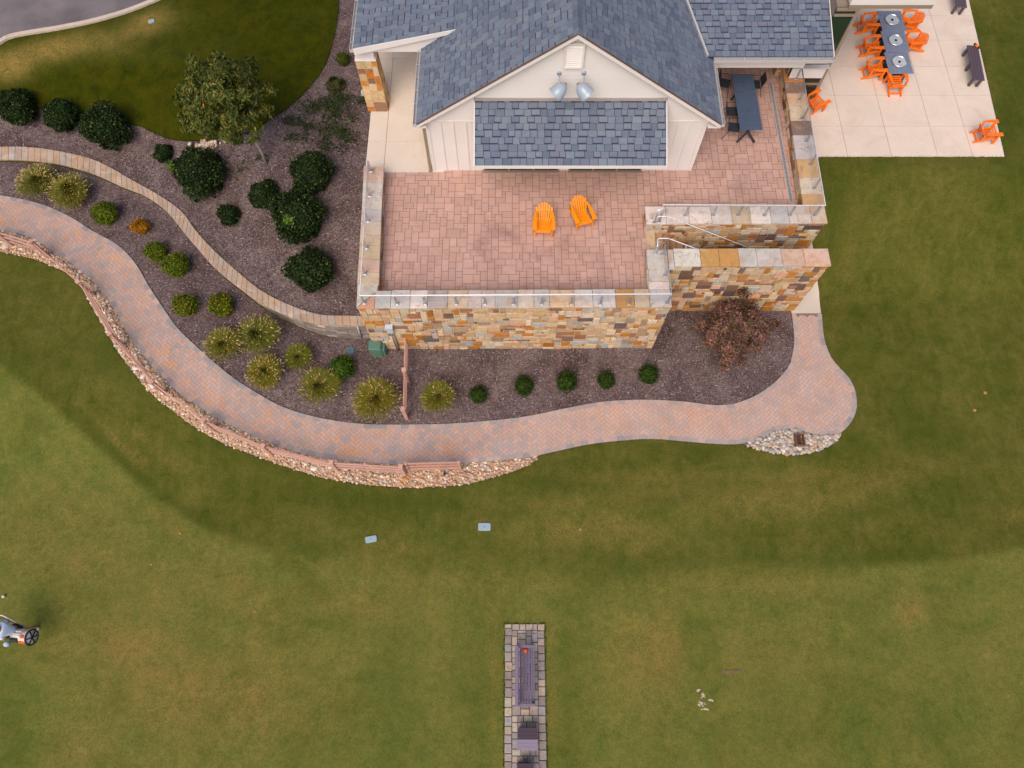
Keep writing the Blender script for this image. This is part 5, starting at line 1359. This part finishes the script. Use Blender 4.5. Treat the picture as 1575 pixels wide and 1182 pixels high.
# ------------------------------------------------------------------ plants
def unit(n, lo=-.25):
    d = rng.normal(size=(n*3,3)); d /= np.linalg.norm(d,axis=1)[:,None]
    return d[d[:,2] > lo][:n]
def leaves(Pt, N, L, Wd, rough=.7, droop=0.):
    """rhombic leaves at Pt, facing roughly along N"""
    n = len(Pt); N = N+rough*rng.normal(size=(n,3)); N /= np.linalg.norm(N,axis=1)[:,None]
    T = rng.normal(size=(n,3)); T -= N*(T*N).sum(1)[:,None]; T /= np.linalg.norm(T,axis=1)[:,None]
    T[:,2] -= droop; B = np.cross(N, T); s = rng.uniform(.7,1.3,n)[:,None]
    L, Wd = L*s, Wd*s
    V = np.stack([Pt-T*L*.5, Pt+B*Wd*.5-T*L*.05, Pt+T*L*.5, Pt-B*Wd*.5-T*L*.05], 1)
    return V.reshape(-1,3)
def leaf_obj(name, V, cols, parent, mat=M_LEAF):
    return mesh_obj(name, V, np.arange(len(V)).reshape(-1,4), np.repeat(cols,4,0), mat, parent)
def pick(pal, n, j=.18):
    w = np.array([x[1] for x in pal], float); a = np.array([x[0] for x in pal])
    return a[rng.choice(len(a), n, p=w/w.sum())]*(1+rng.uniform(-j,j,(n,1)))
def stems(base, top, n, rad_, r0, mat=M_BARK):
    mb = MB()
    for k in range(n):
        t = rng.uniform(0,6.28); e = Vector(top)+Vector((math.cos(t)*rad_*rng.uniform(.3,1), math.sin(t)*rad_*rng.uniform(.3,1), 0))
        b = Vector(base); m = b.lerp(e,.45)+Vector((0,0,.05)); mb.tube([b,m,e],[r0,r0*.7,r0*.3],6)
    return mb
def bush(label, u, v, rpx, zf, pal, nleaf, ls, group, name='shrub', cat='shrub', hz=.85, lumps=18, la=.40, deep=.30, wr=.5):
    p = hit(u, v, zf); R = rpx*mpp(p); c = hit(u, v, zf, R*hz*.62); R = rpx*mpp(c)
    g = Vector((c.x, c.y, float(zf(c.x,c.y))))
    root = thing(name, label, cat, tuple(g), group)
    LD = unit(lumps, -.1); la_i = rng.uniform(.35,1,lumps)
    def rr(d): return 1-la+la*np.max(np.exp(9*(d@LD.T-1))*la_i[None], axis=1)
    d = unit(nleaf, -.45); k = rr(d)*(1-deep*rng.random(nleaf)**1.6); sp = rng.random(nleaf) < .05; k[sp] *= rng.uniform(1.02,1.16,sp.sum())
    S3 = np.array([R*rng.uniform(.92,1.06), R*rng.uniform(.92,1.06), R*hz])
    Pt = d*k[:,None]*S3+np.array(c)
    tone = 1+.14*np.sin(d@rng.normal(size=3)*4+1)
    ni = 500; di = unit(ni, -.45); ni = len(di); Pi = di*(rr(di)*rng.uniform(.5,.72,ni))[:,None]*S3+np.array(c)
    ng = 260; az = rng.uniform(0,6.283,ng); Pg = np.stack([np.cos(az),np.sin(az),0*az],-1)*(R*np.sqrt(rng.random(ng))*.62)[:,None]; Pg = Pg+np.array(c); Pg[:,2] = g.z+.05+rng.random(ng)*max(c.z-g.z,.1)*.8
    Vl = np.concatenate([leaves(Pt, d, ls, ls*wr, .75), leaves(Pi, di, R*.3, R*.24, .35), leaves(Pg, np.tile([0,0,1.],(ng,1)), R*.2, R*.16, .4)])
    leaf_obj('foliage', Vl, np.concatenate([pick(pal, nleaf)*tone[:,None], pick(pal[:3], ni+ng)]), root)
    mb = stems(g, c, 6, R*.6, .025); mb.build('stems', M_BARK, root)
    return root, c, R, rr
DK = [(lin(32,48,18),5),(lin(42,60,22),5),(lin(24,38,12),4),(lin(60,78,30),2),(lin(104,116,52),.9)]
G1 = 'dark evergreen shrubs along the upper lawn edge'; G2 = 'dark evergreen shrubs in the upper mulch bed'
for (u,v,r,lab) in ((27,167,36,'dark evergreen shrub cut by the left edge, first of the row below the lawn'),(97,178,32,'smallest dark evergreen shrub, in the middle of the row below the lawn'),(166,196,45,'large dark evergreen shrub at the right end of the row below the lawn')):
    bush(lab,u,v,r*.99,zup,DK,7500,.095,G1)
for (u,v,r,lab) in ((305,268,52,'wide dark evergreen shrub below the small tree'),(252,237,18,'small dark evergreen shrub touching the wide one below the tree'),(480,266,41,'dark evergreen shrub in the bed nearest the pale walkway'),
                    (405,299,29,'mid sized dark evergreen shrub overlapping the biggest one'),(456,333,55,'biggest dark evergreen shrub in the middle of the upper bed'),(352,332,21,'small lone dark evergreen shrub near the curving wall'),(479,415,45,'round dark evergreen shrub in the corner by the stone terrace wall')):
    bush(lab,u,v,r*.99,zup,DK,int(1800+r*120),.095,G2)
bush('bright green sapling sprig growing out of the biggest dark evergreen shrub',459,352,13,zup,[(lin(104,132,50),1),(lin(86,114,40),1)],170,.11,None,'sapling','plant',1.0,6,.6,.6)
for o in [o for o in bpy.data.objects if o.name.startswith('sapling')]: o.location.z += 1.15; o.location.y -= .35
bush('bright green sprig growing from the side of the wide shrub below the tree',285,275,10,zup,[(lin(104,132,50),1),(lin(86,114,40),1)],90,.10,None,'sapling','plant',1.0,6,.6,.6)
o = bpy.data.objects['sapling.001']; o.location.z += 1.2; o.location.y -= .35
AZ = [(lin(108,118,20),4),(lin(90,106,18),4),(lin(72,90,16),3),(lin(128,132,28),1.5)]
OR_ = [(lin(176,124,18),4),(lin(196,108,26),3),(lin(140,96,24),2),(lin(110,104,24),1)]
G3 = 'yellow green rounded shrubs in the lower bed'
for (u,v,r,pal,lab) in ((161,328,25,AZ,'yellow green rounded shrub next to the ornamental grasses at left'),(216,350,16,OR_,'small orange leaved shrub on its own in the lower bed'),(239,388,20,AZ,'smaller green shrub of the touching pair in the lower bed'),
                        (270,408,27,AZ,'larger yellow green shrub of the touching pair in the lower bed'),(284,470,24,AZ+[(lin(168,130,28),1.5)],'uneven yellow green shrub near the path with a few amber leaves'),(340,470,25,AZ+[(lin(200,150,24),2.2)],'green shrub with amber flowers below the curving wall'),(526,566,24,[(lin(66,96,18),4),(lin(84,112,24),3),(lin(52,78,14),3)],'bright green rounded shrub beside the teal valve cover')):
    bush(lab,u,v,r,zlow,pal,1900,.075,G3,lumps=22,la=.34,hz=.8)
SM = [(lin(46,66,16),4),(lin(62,84,22),4),(lin(34,52,12),3),(lin(92,108,34),1.5)]
G4 = 'small dark green mounds along the front of the bed'
for (u,v,r,lab) in ((736,607,18,'small dark green mound nearest the tan ornamental grass, first of five'),(806,594,20,'small dark green mound second from the left of the row of five'),(871,587,21,'small dark green mound in the middle of the row of five'),(933,585,19,'small dark green mound fourth along the row of five'),(998,576,21,'small dark green mound at the right end of the row, nearest the dark red shrub')):
    bush(lab,u,v,r,zlow,SM,1500,.07,G4,lumps=26,la=.3,hz=.8,wr=.25)
bush('small olive shrub at the corner of the lawn beside the pillar',528,92,14,zup,[(lin(84,92,26),1),(lin(66,78,22),1)],700,.07,None)
bush('low sprawling grey green plant in the mulch by the lawn edge',516,130,24,zup,[(lin(66,70,34),1),(lin(54,60,30),1),(lin(84,80,44),1)],700,.06,None,'low_plant','plant',.4,10,.5,.7)
# ornamental grasses
def grass_clump(label, u, v, rpx, zf, warm=0., plume=120, hs=1.0):
    p = hit(u, v, zf); R = rpx*mpp(p); H = R*1.0*hs; c = hit(u, v, zf, H*.42); R = rpx*mpp(c)*1.02; g = Vector((c.x,c.y,float(zf(c.x,c.y))))
    root = thing('ornamental_grass', label, 'grass', tuple(g), 'clumps of ornamental grass in the lower bed')
    n = 2400; az = rng.uniform(0,6.283,n); rr = R*rng.random(n)**.72*rng.uniform(.75,1.05,n); hh = H*(1.05-.45*(rr/R)**2)*rng.uniform(.8,1.1,n)
    lean = rng.uniform(0,6.283); rr *= 1+.22*np.cos(az-lean)+.10*np.sin(3*az+lean); hh *= 1-.15*np.cos(az-lean)
    d = np.stack([np.cos(az),np.sin(az),0*az],-1); e = np.stack([-np.sin(az),np.cos(az),0*az],-1)
    wt = rng.uniform(-.12,.16); tintv = np.array([1+wt, 1+wt*.3, 1-wt])
    V = []; C = []; base = np.array(lin(86,98,18)); mid = np.array(lin(108,114,22)); tip = np.array(lin(166,150,66))
    ts = [0,.35,.7,1.0]
    def pos(t): return np.array(g)+d*(rr*(.22+.78*t**1.35))[:,None]+np.array([0,0,1.])*(hh*(1.9*t-.95*t*t))[:,None]
    tw = rng.uniform(.75,1.25,(n,1))
    for t0,t1 in zip(ts,ts[1:]):
        w0, w1 = .011*(1-.75*t0), .011*(1-.75*t1)
        a, b = pos(t0), pos(t1); V.append(np.stack([a-e*w0,a+e*w0,b+e*w1,b-e*w1],1))
        tm = (t0+t1)/2; c0 = base*(1-tm)+mid*tm if tm < .6 else mid*(1-tm*.75)+tip*tm*.75
        C.append(np.tile(c0,(n,1))*tw)
    nd = 700; rd = R*.85*np.sqrt(rng.random(nd)); ad = rng.uniform(0,6.283,nd); od = np.stack([np.cos(ad),np.sin(ad),0*ad],-1); sd = np.stack([-np.sin(ad),np.cos(ad),0*ad],-1)*.009
    p0 = np.array(g)+od*rd[:,None]+np.array([0,0,1.])*(H*(.96-.35*(rd/R)**2)*rng.uniform(.75,1.05,nd))[:,None]; dv = od*(.35+.9*(rd/R))[:,None]+rng.normal(0,.35,(nd,3))+np.array([0,0,.35]); dv /= np.linalg.norm(dv,axis=1)[:,None]
    p1 = p0+dv*rng.uniform(.10,.24,(nd,1)); V.append(np.stack([p0-sd,p0+sd,p1+sd*.3,p1-sd*.3],1)); C.append((mid*.8+tip*.2)*rng.uniform(.75,1.3,(nd,1)))
    if plume:
        mb = MB(); az0 = rng.uniform(0,6.28)
        for k in range(plume):
            t = rng.uniform(0,6.283); q = R*math.sqrt(rng.random())*1.12; zc = H*(1.12-.42*(q/R)**2)*rng.uniform(.85,1.12)
            a = g+Vector((math.cos(t)*q*.93, math.sin(t)*q*.93, zc)); dr_ = Vector((math.cos(t)*(.3+q/R), math.sin(t)*(.3+q/R), .75-.5*q/R)).normalized()
            L = rng.uniform(.07,.13); x = dr_.cross(Vector((0,0,1))).normalized(); y = dr_.cross(x); w = .016
            c = jit(random.choice([lin(224,186,128),lin(212,170,108),lin(196,160,96),lin(228,200,150)]),.1)
            mb.add([a, a+dr_*L*.4+x*w, a+dr_*L*.4+y*w, a+dr_*L*.4-x*w, a+dr_*L*.4-y*w, a+dr_*L],[(0,1,2),(0,2,3),(0,3,4),(0,4,1),(5,2,1),(5,3,2),(5,4,3),(5,1,4)],c)
        mb.build('plumes', M_BLADE, root)
    leaf_obj('blades', np.concatenate(V).reshape(-1,3), np.concatenate(C)*tintv, root, M_BLADE)
    return root
for (u,v,r,pl,lab) in ((61,284,31,220,'tan plumed ornamental grass at the far left of the lower bed'),(110,297,31,140,'greener ornamental grass beside the tan plumed one at far left'),(345,533,27,130,'ornamental grass clump nearest the path, left of the cluster'),(397,518,33,160,'tallest ornamental grass clump, just below the curving wall'),
                      (409,573,27,170,'golden topped ornamental grass clump in the middle of the cluster'),(460,552,21,30,'smallest and greenest ornamental grass clump in the cluster'),(493,597,31,80,'ornamental grass clump at the right of the cluster, close to the path'),(580,617,36,150,'big ornamental grass clump left of the short straight fence'),(675,613,26,60,'ornamental grass clump right of the short straight fence')):
    grass_clump(lab,u,v,r,zlow,plume=pl)
# clustered crowns
def clustered(root, name, centre, rx, rz, ncl, per, cr, ls, wr, pal, tone_j=.25, shell=.5, droop=.4, lo=-.6, extra=None, irregular=.25):
    d = unit(ncl, lo); k = (1-shell*rng.random(ncl)**1.5)*rng.uniform(1-irregular,1+.12,ncl)
    cc = d*k[:,None]*np.array([rx,rx,rz])+np.array(centre)
    if extra is not None: cc = np.vstack([cc, extra])
    V = []; C = []
    for q in cc:
        n = int(per*rng.uniform(.6,1.3)); dd = rng.normal(size=(n,3)); dd /= np.linalg.norm(dd,axis=1)[:,None]
        out = (q-np.array(centre)); out = out/(np.linalg.norm(out)+1e-6)
        Pt = q+dd*cr*(rng.random((n,1))**.45)*np.array([1,1,.75])
        V.append(leaves(Pt, out*.6+dd*.4+np.array([0,0,.35]), ls, ls*wr, .55, droop)); C.append(pick(pal, n)*rng.uniform(1-tone_j,1+tone_j))
    leaf_obj(name, np.concatenate(V), np.concatenate(C), root)
    return cc
tb_ = U(410,253); 
tr = thing('young_tree', 'young olive green tree with a few orange leaves at the lawn edge', 'tree', tuple(tb_))
cc0 = hit(348,158,zup,2.75)
Rt = 74*mpp(cc0)
TP = [(lin(92,96,38),4),(lin(80,90,32),4),(lin(108,106,48),3),(lin(60,76,24),3),(lin(124,116,60),1.2),(lin(206,118,30),.10)]
ext = np.array([P(340,92,cc0.z+.7), P(372,104,cc0.z+.5), P(322,100,cc0.z+.6), P(392,108,cc0.z+.3), P(288,135,cc0.z+.2), P(416,140,cc0.z+.2), P(384,96,cc0.z+.6), P(338,98,cc0.z+.5), P(277,152,cc0.z+.1), P(300,110,cc0.z+.3), P(412,170,cc0.z-.1)])
cl = clustered(tr, 'crown', cc0, Rt*.88, Rt*.85, 190, 100, .27, .17, .36, TP, .30, .65, .35, -.5, ext, .30)
leaf = clustered(tr, 'yellow_spray', P(393,196,cc0.z-.55), .2, .3, 5, 50, .2, .13, .4, [(lin(140,142,28),1),(lin(116,126,28),1)], .1)
mb = MB(); fork = tb_.lerp(Vector(cc0),.42)+Vector((.1,0,.25)); mb.tube([tb_-Vector((0,0,.1)), tb_.lerp(fork,.5)+Vector((.06,.02,0)), fork],[.075,.06,.05],8)
for q in cl[::6]: mb.tube([fork, fork.lerp(Vector(q),.5)+Vector((0,0,.1)), Vector(q)],[.032,.02,.008],6)
mb.build('trunk', M_BARK, tr, True)
mb_ = G(1112,545)
mp = thing('crape_myrtle', 'large dark red leaved shrub in the mulch below the stair wall', 'shrub', tuple(mb_))
cm = hit(1131,507,zlow,1.0); Rm = 62*mpp(cm)
MP = [(lin(142,98,88),4),(lin(126,86,78),4),(lin(108,82,62),3),(lin(96,88,50),2.2),(lin(160,114,88),2),(lin(148,106,102),1.5),(lin(74,74,40),1)]
ext = np.array([P(1114,562,.55), P(1117,550,.8), P(1075,498,1.3), P(1194,500,1.2), P(1145,452,1.9)])
cl = clustered(mp, 'foliage', cm, Rm*.86, Rm*.70, 125, 170, .27, .10, .55, MP, .28, .75, .1, -.35, ext, .35)
mb = MB()
for q in cl[::7]: mb.tube([mb_, mb_.lerp(Vector(q),.5)+Vector((0,0,.15)), Vector(q)],[.03,.018,.006],6)
mb.build('stems', M_BARK, mp, True)
clustered(mp, 'blossom', P(1108,474,2.0), .08, .06, 2, 14, .07, .06, .6, [(lin(168,70,120),1)], .1)
# weeds through the mulch near the walkway
Wp = []
for (u,v,ru,rv,n) in ((506,158,14,6,260),(525,150,12,5,200),(515,172,10,7,240),(508,196,12,9,320),(527,200,7,5,120),(537,212,9,5,130),(478,164,9,6,180),(448,186,10,5,150),(473,193,7,4,110),(449,211,6,4,80),(500,222,6,8,140),(541,180,6,5,60),(520,228,8,6,60),(555,156,8,4,90),(400,242,6,4,40),(365,262,10,7,60),(340,246,10,6,50),(470,212,6,6,70)):
    for _ in range(int(n*1.15)):
        q = U(u+rng.normal()*ru*.95, v+rng.normal()*rv*.95, .06+.08*rng.random()); Wp.append(q[:])
Wp = np.array(Wp); structure(leaf_obj('weeds', leaves(Wp, np.tile([0,0,1.],(len(Wp),1)), .11, .045, .7), pick([(lin(48,60,28),3),(lin(60,72,32),2),(lin(40,52,24),2),(lin(84,92,44),1)], len(Wp)), None), 'stuff')
# heap of pale rocks under the tree
pr = U(315,222); r = random.Random(2); root = thing('rock_pile', 'heap of pale cream rocks under the young tree', 'rocks', tuple(pr))
mb = MB()
for k in range(46):
    q = U(315+r.gauss(0,8)+(5 if k%3==0 else 0), 223+r.gauss(0,4), r.uniform(.02,.2)); s = r.uniform(.06,.13)
    mb.lathe([(.001,.6*s),(.55*s,.45*s),(.9*s,.0),(.6*s,-.4*s)],7,Matrix.Translation(q) @ Matrix.Rotation(r.uniform(0,6),4,'Z') @ Matrix.Rotation(r.uniform(-.5,.5),4,'X') @ Matrix.Diagonal((1.2,.8,1,1)), jit(r.choice([lin(232,204,176),lin(220,180,150),lin(238,222,208),lin(206,176,156)]),.08,r))
mb.build('rocks', M_PEBBLE, root, True)
# grass tufts that break the cut edges of the lawn
def tufts(name, lines, zf, off, dens, pal, hgt=.055):
    Pt = []
    for ln in lines:
        for a, b in zip(ln, ln[1:]):
            n = rng.poisson((b-a).length*dens)
            for _ in range(n):
                q = a.lerp(b, rng.random()); dv = Vector((-(b-a).y,(b-a).x,0)).normalized()*abs(rng.normal())*-.035*rng.choice([1,-.2])
                Pt.append((q.x+dv.x, q.y+dv.y, float(zf(q.x,q.y))+off))
    Pt = np.array(Pt); n = len(Pt)
    t = rng.uniform(0,6.28,n); o = np.stack([np.cos(t),np.sin(t),0*t],-1); e = np.stack([-np.sin(t),np.cos(t),0*t],-1)*.010
    tip = Pt+o*rng.uniform(.01,.06,(n,1))+np.array([0,0,1])*rng.uniform(.5,1.3,(n,1))*hgt
    V = np.stack([Pt-e,Pt+e,tip+e*.3,tip-e*.3],1).reshape(-1,3)
    return structure(leaf_obj(name, V, pick(pal,n,.25), None, M_BLADE), 'stuff')
TG = [(lin(72,80,28),3),(lin(92,92,38),2),(lin(58,68,20),2),(lin(124,108,54),.6)]
edge_r = [P(1545,241,ZP),P(1490,0,ZP)]
tufts('edge_grass', [go, gr2, [p for p in path_lo if p.x > .8], [P(1258,242,ZP-.05),P(1545,242,ZP-.05)], edge_r, [Vector((sx0_-.02,sy0,0)),Vector((sx0_-.02,sy1+.02,0)),Vector((sx1_+.02,sy1+.02,0)),Vector((sx1_+.02,sy0,0))]], zlow, .0, 70, TG)
tufts('upper_edge_grass', [l2[:-3], kp], zup, .04, 70, [(lin(52,62,16),3),(lin(66,74,20),2),(lin(110,90,40),.5)])

# ------------------------------------------------------------------ golfer at the left edge
def skin(name, verts, edges, radii, mat, parent, Mx, sub_=2):
    me = bpy.data.meshes.new(name); me.from_pydata([tuple(v) for v in verts], edges, [])
    o = bpy.data.objects.new(name+'_tmp', me); COL.objects.link(o)
    o.modifiers.new('s','SKIN'); ss = o.modifiers.new('u','SUBSURF'); ss.levels = ss.render_levels = sub_
    for i, r in enumerate(radii):
        sv = me.skin_vertices[0].data[i]; sv.radius = (r, r) if not isinstance(r, tuple) else r; sv.use_root = (i == 0)
    dg = bpy.context.evaluated_depsgraph_get(); m2 = bpy.data.meshes.new_from_object(o.evaluated_get(dg))
    bpy.data.objects.remove(o); bpy.data.meshes.remove(me); m2.name = name
    m2.transform(Mx); m2.materials.clear(); m2.materials.append(mat)
    m2.polygons.foreach_set('use_smooth', np.ones(len(m2.polygons), bool))
    ob = bpy.data.objects.new(name, m2); COL.objects.link(ob); ob.parent = parent
    return ob
hp = P(-9,969,1.60); gl = Vector((hp.x+.16, hp.y, 0)); gl.z = float(zlow(gl.x,gl.y))
pe = thing('person', 'person in pale blue shirt and black shorts at the left edge beside a golf bag', 'person', tuple(gl))
Mp = Matrix.Rotation(rad(-90),4,'Z')
M_SKIN = mat_plain('skin', lin(206,150,120), .5, .05); M_SHIRT = mat_plain('pale_blue_cotton', lin(206,218,238,.95), .8, .08); M_HAIR = mat_plain('dark_hair', (.02,.014,.012), .6, .2); M_WHITE2 = mat_plain('white_fabric', lin(232,226,226), .6, .06)
J = {'pelvis':(0,.02,.95),'waist':(0,0,1.1),'chest':(0,-.05,1.3),'neck0':(0,-.08,1.46),'neck':(0,-.11,1.53),'jaw':(0,-.16,1.575),'head':(0,-.15,1.65),'crown':(0,-.145,1.73)}
for s,S_ in ((-1,'l'),(1,'r')):
    J.update({'sh'+S_:(s*.19,-.06,1.42),'el'+S_:(s*.27,-.04,1.16),'wr'+S_:(s*.25,-.24,1.02),'pa'+S_:(s*.245,-.32,.99),
              'hip'+S_:(s*.10,.02,.88),'kn'+S_:(s*.11,-.07*s-.05,.50),'an'+S_:(s*.11,.08-.12*s,.09),'he'+S_:(s*.11,.11-.12*s,.045),'to'+S_:(s*.12,-.12-.12*s,.035)})
    for f,(dx,dz,ln) in enumerate(((-.028,.0,.062),(-.01,.0,.075),(.01,.0,.07),(.027,-.0,.055))):
        J['f%d%s'%(f,S_)] = (s*.245+dx*.6,-.345,.985); J['g%d%s'%(f,S_)] = (s*.245+dx,-.355-ln*.5,.965); J['h%d%s'%(f,S_)] = (s*.245+dx,-.355-ln*.7,.93)
    J['t0'+S_] = (s*.245-s*.045,-.31,.985); J['t1'+S_] = (s*.245-s*.06,-.345,.965)
nm = list(J); ix = {k:i for i,k in enumerate(nm)}
E = [('pelvis','waist'),('waist','chest'),('chest','neck0'),('neck0','neck'),('neck','jaw'),('jaw','head'),('head','crown')]
RD = {'pelvis':.14,'waist':.125,'chest':.15,'neck0':.075,'neck':.055,'jaw':.075,'head':.10,'crown':.07}
for S_ in 'lr':
    E += [('chest','sh'+S_),('sh'+S_,'el'+S_),('el'+S_,'wr'+S_),('wr'+S_,'pa'+S_),('pelvis','hip'+S_),('hip'+S_,'kn'+S_),('kn'+S_,'an'+S_),('an'+S_,'he'+S_),('an'+S_,'to'+S_),('pa'+S_,'t0'+S_),('t0'+S_,'t1'+S_)]
    RD.update({'sh'+S_:.065,'el'+S_:.042,'wr'+S_:.028,'pa'+S_:.034,'hip'+S_:.09,'kn'+S_:.058,'an'+S_:.04,'he'+S_:.035,'to'+S_:.03,'t0'+S_:.012,'t1'+S_:.009})
    for f in range(4): E += [('pa'+S_,'f%d%s'%(f,S_)),('f%d%s'%(f,S_),'g%d%s'%(f,S_)),('g%d%s'%(f,S_),'h%d%s'%(f,S_))]; RD.update({'f%d%s'%(f,S_):.0095,'g%d%s'%(f,S_):.0085,'h%d%s'%(f,S_):.0075})
body = skin('body', [J[k] for k in nm], [(ix[a],ix[b]) for a,b in E], [RD[k] for k in nm], M_SKIN, pe, Mp)
sh = {'p':J['pelvis'],'w':J['waist'],'c':J['chest'],'n':(0,-.075,1.44),'sl':J['shl'],'sr':J['shr'],'el':(-.245,-.045,1.24),'er':(.245,-.045,1.24)}; k_ = list(sh); iz = {k:i for i,k in enumerate(k_)}
skin('shirt', [sh[k] for k in k_], [(iz[a],iz[b]) for a,b in (('p','w'),('w','c'),('c','n'),('c','sl'),('c','sr'),('sl','el'),('sr','er'))], [.175,.165,.185,.085,.10,.10,.075,.075], M_SHIRT, pe, Mp)
so = {'p':(0,.02,.98),'hl':J['hipl'],'hr':J['hipr'],'kl':tuple(Vector(J['hipl']).lerp(Vector(J['knl']),.8)),'kr':tuple(Vector(J['hipr']).lerp(Vector(J['knr']),.8))}; k_ = list(so); iz = {k:i for i,k in enumerate(k_)}
skin('shorts', [so[k] for k in k_], [(iz[a],iz[b]) for a,b in (('p','hl'),('p','hr'),('hl','kl'),('hr','kr'))], [.165,.125,.125,.095,.095], M_BLACK, pe, Mp)
hv = []; 
hm = MB().lathe([(.001,.125),(.06,.115),(.10,.075),(.118,.02),(.115,-.05),(.095,-.09)],18,Mp @ Matrix.Translation((0,-.13,1.665)) @ Matrix.Rotation(rad(-18),4,'X'))
o = hm.build('hair', M_HAIR, None, True, loc=(0,0,0)); o.location = (0,0,0); o.parent = pe
for S_,s in (('l',-1),('r',1)):
    m = MB(); a, h_ = Vector(J['to'+S_]), Vector(J['he'+S_]); m.tube([Mp @ (h_+Vector((0,.03,-.005))), Mp @ h_.lerp(a,.5), Mp @ (a+Vector((0,-.03,0)))],[.045,.05,.04],10); o = m.build('shoe', M_WHITE2, None, True, loc=(0,0,0)); o.location = (0,0,0); o.parent = pe
    m = MB(); m.lathe([(.001,.012),(.011,.004),(.012,-.01)],8,Mp @ Matrix.Translation((s*.035,-.243,1.655)) @ Matrix.Rotation(rad(90),4,'X')); o = m.build('eye', M_HAIR, None, True, loc=(0,0,0)); o.location = (0,0,0); o.parent = pe
    m = MB(); m.lathe([(.001,.012),(.03,.008),(.034,-.01)],10,Mp @ Matrix.Translation((s*.112,-.14,1.65)) @ Matrix.Rotation(rad(90*s),4,'Y')); o = m.build('ear', M_SKIN, None, True, loc=(0,0,0)); o.location = (0,0,0); o.parent = pe
m = MB(); m.lathe([(.001,.03),(.012,.01),(.018,-.01)],8,Mp @ Matrix.Translation((0,-.245,1.625)) @ Matrix.Rotation(rad(90),4,'X')); o = m.build('nose', M_SKIN, None, True, loc=(0,0,0)); o.location=(0,0,0); o.parent = pe
# golf bag
A = P(14,982,1.05); B = P(48.5,980.5,1.0); ax = (B-A).normalized()
gbg = thing('golf_bag', 'white, orange and black golf bag with a round black rim beside the person', 'golf bag', ((A.x+B.x)/2,(A.y+B.y)/2,0.))
ax = (ax+Vector((0,-.10,.30))).normalized(); qm = Vector((0,0,1)).rotation_difference(ax).to_matrix().to_4x4(); L = (B-A).length*1.0
Mb = Matrix.Translation(B-ax*L) @ qm
M_BW = mat_plain('white_vinyl', lin(236,226,220), .4, .06); M_BO = mat_plain('orange_vinyl', lin(240,104,24), .4, .06)
MB().lathe([(.001,0),(.14,0),(.17,.02),(.18,L*.35),(.20,L*.7),(.225,L-.03),(.225,L+.012),(.001,L+.012)],20,Mb).build('bag_body', M_BW, gbg, True)
t = [(.235*math.cos(2*math.pi*k/28),.235*math.sin(2*math.pi*k/28),L) for k in range(29)]; MB().tube([Mb @ Vector(p) for p in t],.028,8,cap=False).build('rim', M_BLACK, gbg, True)
mb = MB()
for an in (20,75,130): mb.bar(Mb @ Vector((.215*math.cos(rad(an)),.215*math.sin(rad(an)),L+.03)), Mb @ Vector((-.215*math.cos(rad(an)),-.215*math.sin(rad(an)),L+.03)), .035, .02, ax)
mb.build('dividers', M_BLACK, gbg)
for (an,z0_,z1_,w_,m_,nm_) in ((215,.05,.50,.07,M_BLACK,'top_pocket'),(120,.1,.6,.08,M_BW,'ball_pocket'),(165,.22,.62,.06,M_BW,'valuables_pocket'),(178,.66,.90,.05,M_BO,'trim_panel'),(232,.55,.92,.05,M_BO,'side_panel'),(150,.0,.18,.06,M_BO,'base_panel')):
    Mq = Mb @ Matrix.Rotation(rad(an),4,'Z'); MB().cbox(.12,.235,-w_,w_,L*z0_,L*z1_,.02,M=Mq).build(nm_, m_, gbg)
s0 = P(-8,946,.95); s1 = P(33,962,.72)
MB().tube([s0, P(4,947,.95), s1],.02,8).build('stand_leg', M_BW, gbg, True); MB().tube([P(0,951,.9), P(10,953,.9), P(31,963,.7)],.02,8).build('stand_leg', mat_plain('dark_grey_tube', lin(96,90,104), .4), gbg, True)
for (u,v) in ((44,961.5),(45,968)): MB().tube([s1, P(u,v,.66)],.016,6).build('stand_foot', mat_plain('tan_rubber', lin(196,168,128), .6), gbg, True)
tw_ = P(11,991,.7); MB().lathe([(.001,.12),(.09,.10),(.12,.02),(.10,-.06),(.03,-.1)],12,Matrix.Translation(tw_) @ Matrix.Diagonal((.8,.75,.9,1))).build('towel', mat_plain('sky_blue_towel', lin(190,210,236), .9), gbg, True)

# ------------------------------------------------------------------ light and camera
w = bpy.data.worlds.new('World'); SC.world = w; w.use_nodes = True; nt = w.node_tree
sky = nt.nodes.new('ShaderNodeTexSky'); sky.sky_type = 'NISHITA'; sky.sun_disc = False
EL, AZM = rad(52), rad(200)                      # sun: from the camera side, a little to the left
sky.sun_elevation = EL; sky.sun_rotation = AZM; sky.dust_density = 4.0; sky.air_density = 1.0; sky.ozone_density = .6
bg = nt.nodes['Background']; nt.links.new(sky.outputs[0], bg.inputs['Color']); bg.inputs['Strength'].default_value = .11
sl_ = bpy.data.lights.new('sun', 'SUN'); sl_.energy = 1.5; sl_.angle = rad(48); sl_.color = (1.0,.93,.85)
so_ = bpy.data.objects.new('sun', sl_); COL.objects.link(so_)
dirv = Vector((math.sin(AZM)*math.cos(EL), math.cos(AZM)*math.cos(EL), math.sin(EL)))
so_.rotation_euler = dirv.to_track_quat('Z','Y').to_euler(); so_.location = (0,0,40)
cam = bpy.data.cameras.new('camera'); cam.sensor_width = 36; cam.lens = 36*FPX/1575; cam.clip_end = 1500; cam.clip_start = .1
co = bpy.data.objects.new('camera', cam); COL.objects.link(co); co.location = (0,0,HC); co.rotation_euler = (TILT,0,0); SC.camera = co
SC.view_settings.view_transform = 'Standard'; SC.view_settings.look = 'None'; SC.view_settings.exposure = 0.45; SC.view_settings.gamma = 1
for o in bpy.data.objects:
    if '_base' in o: del o['_base']
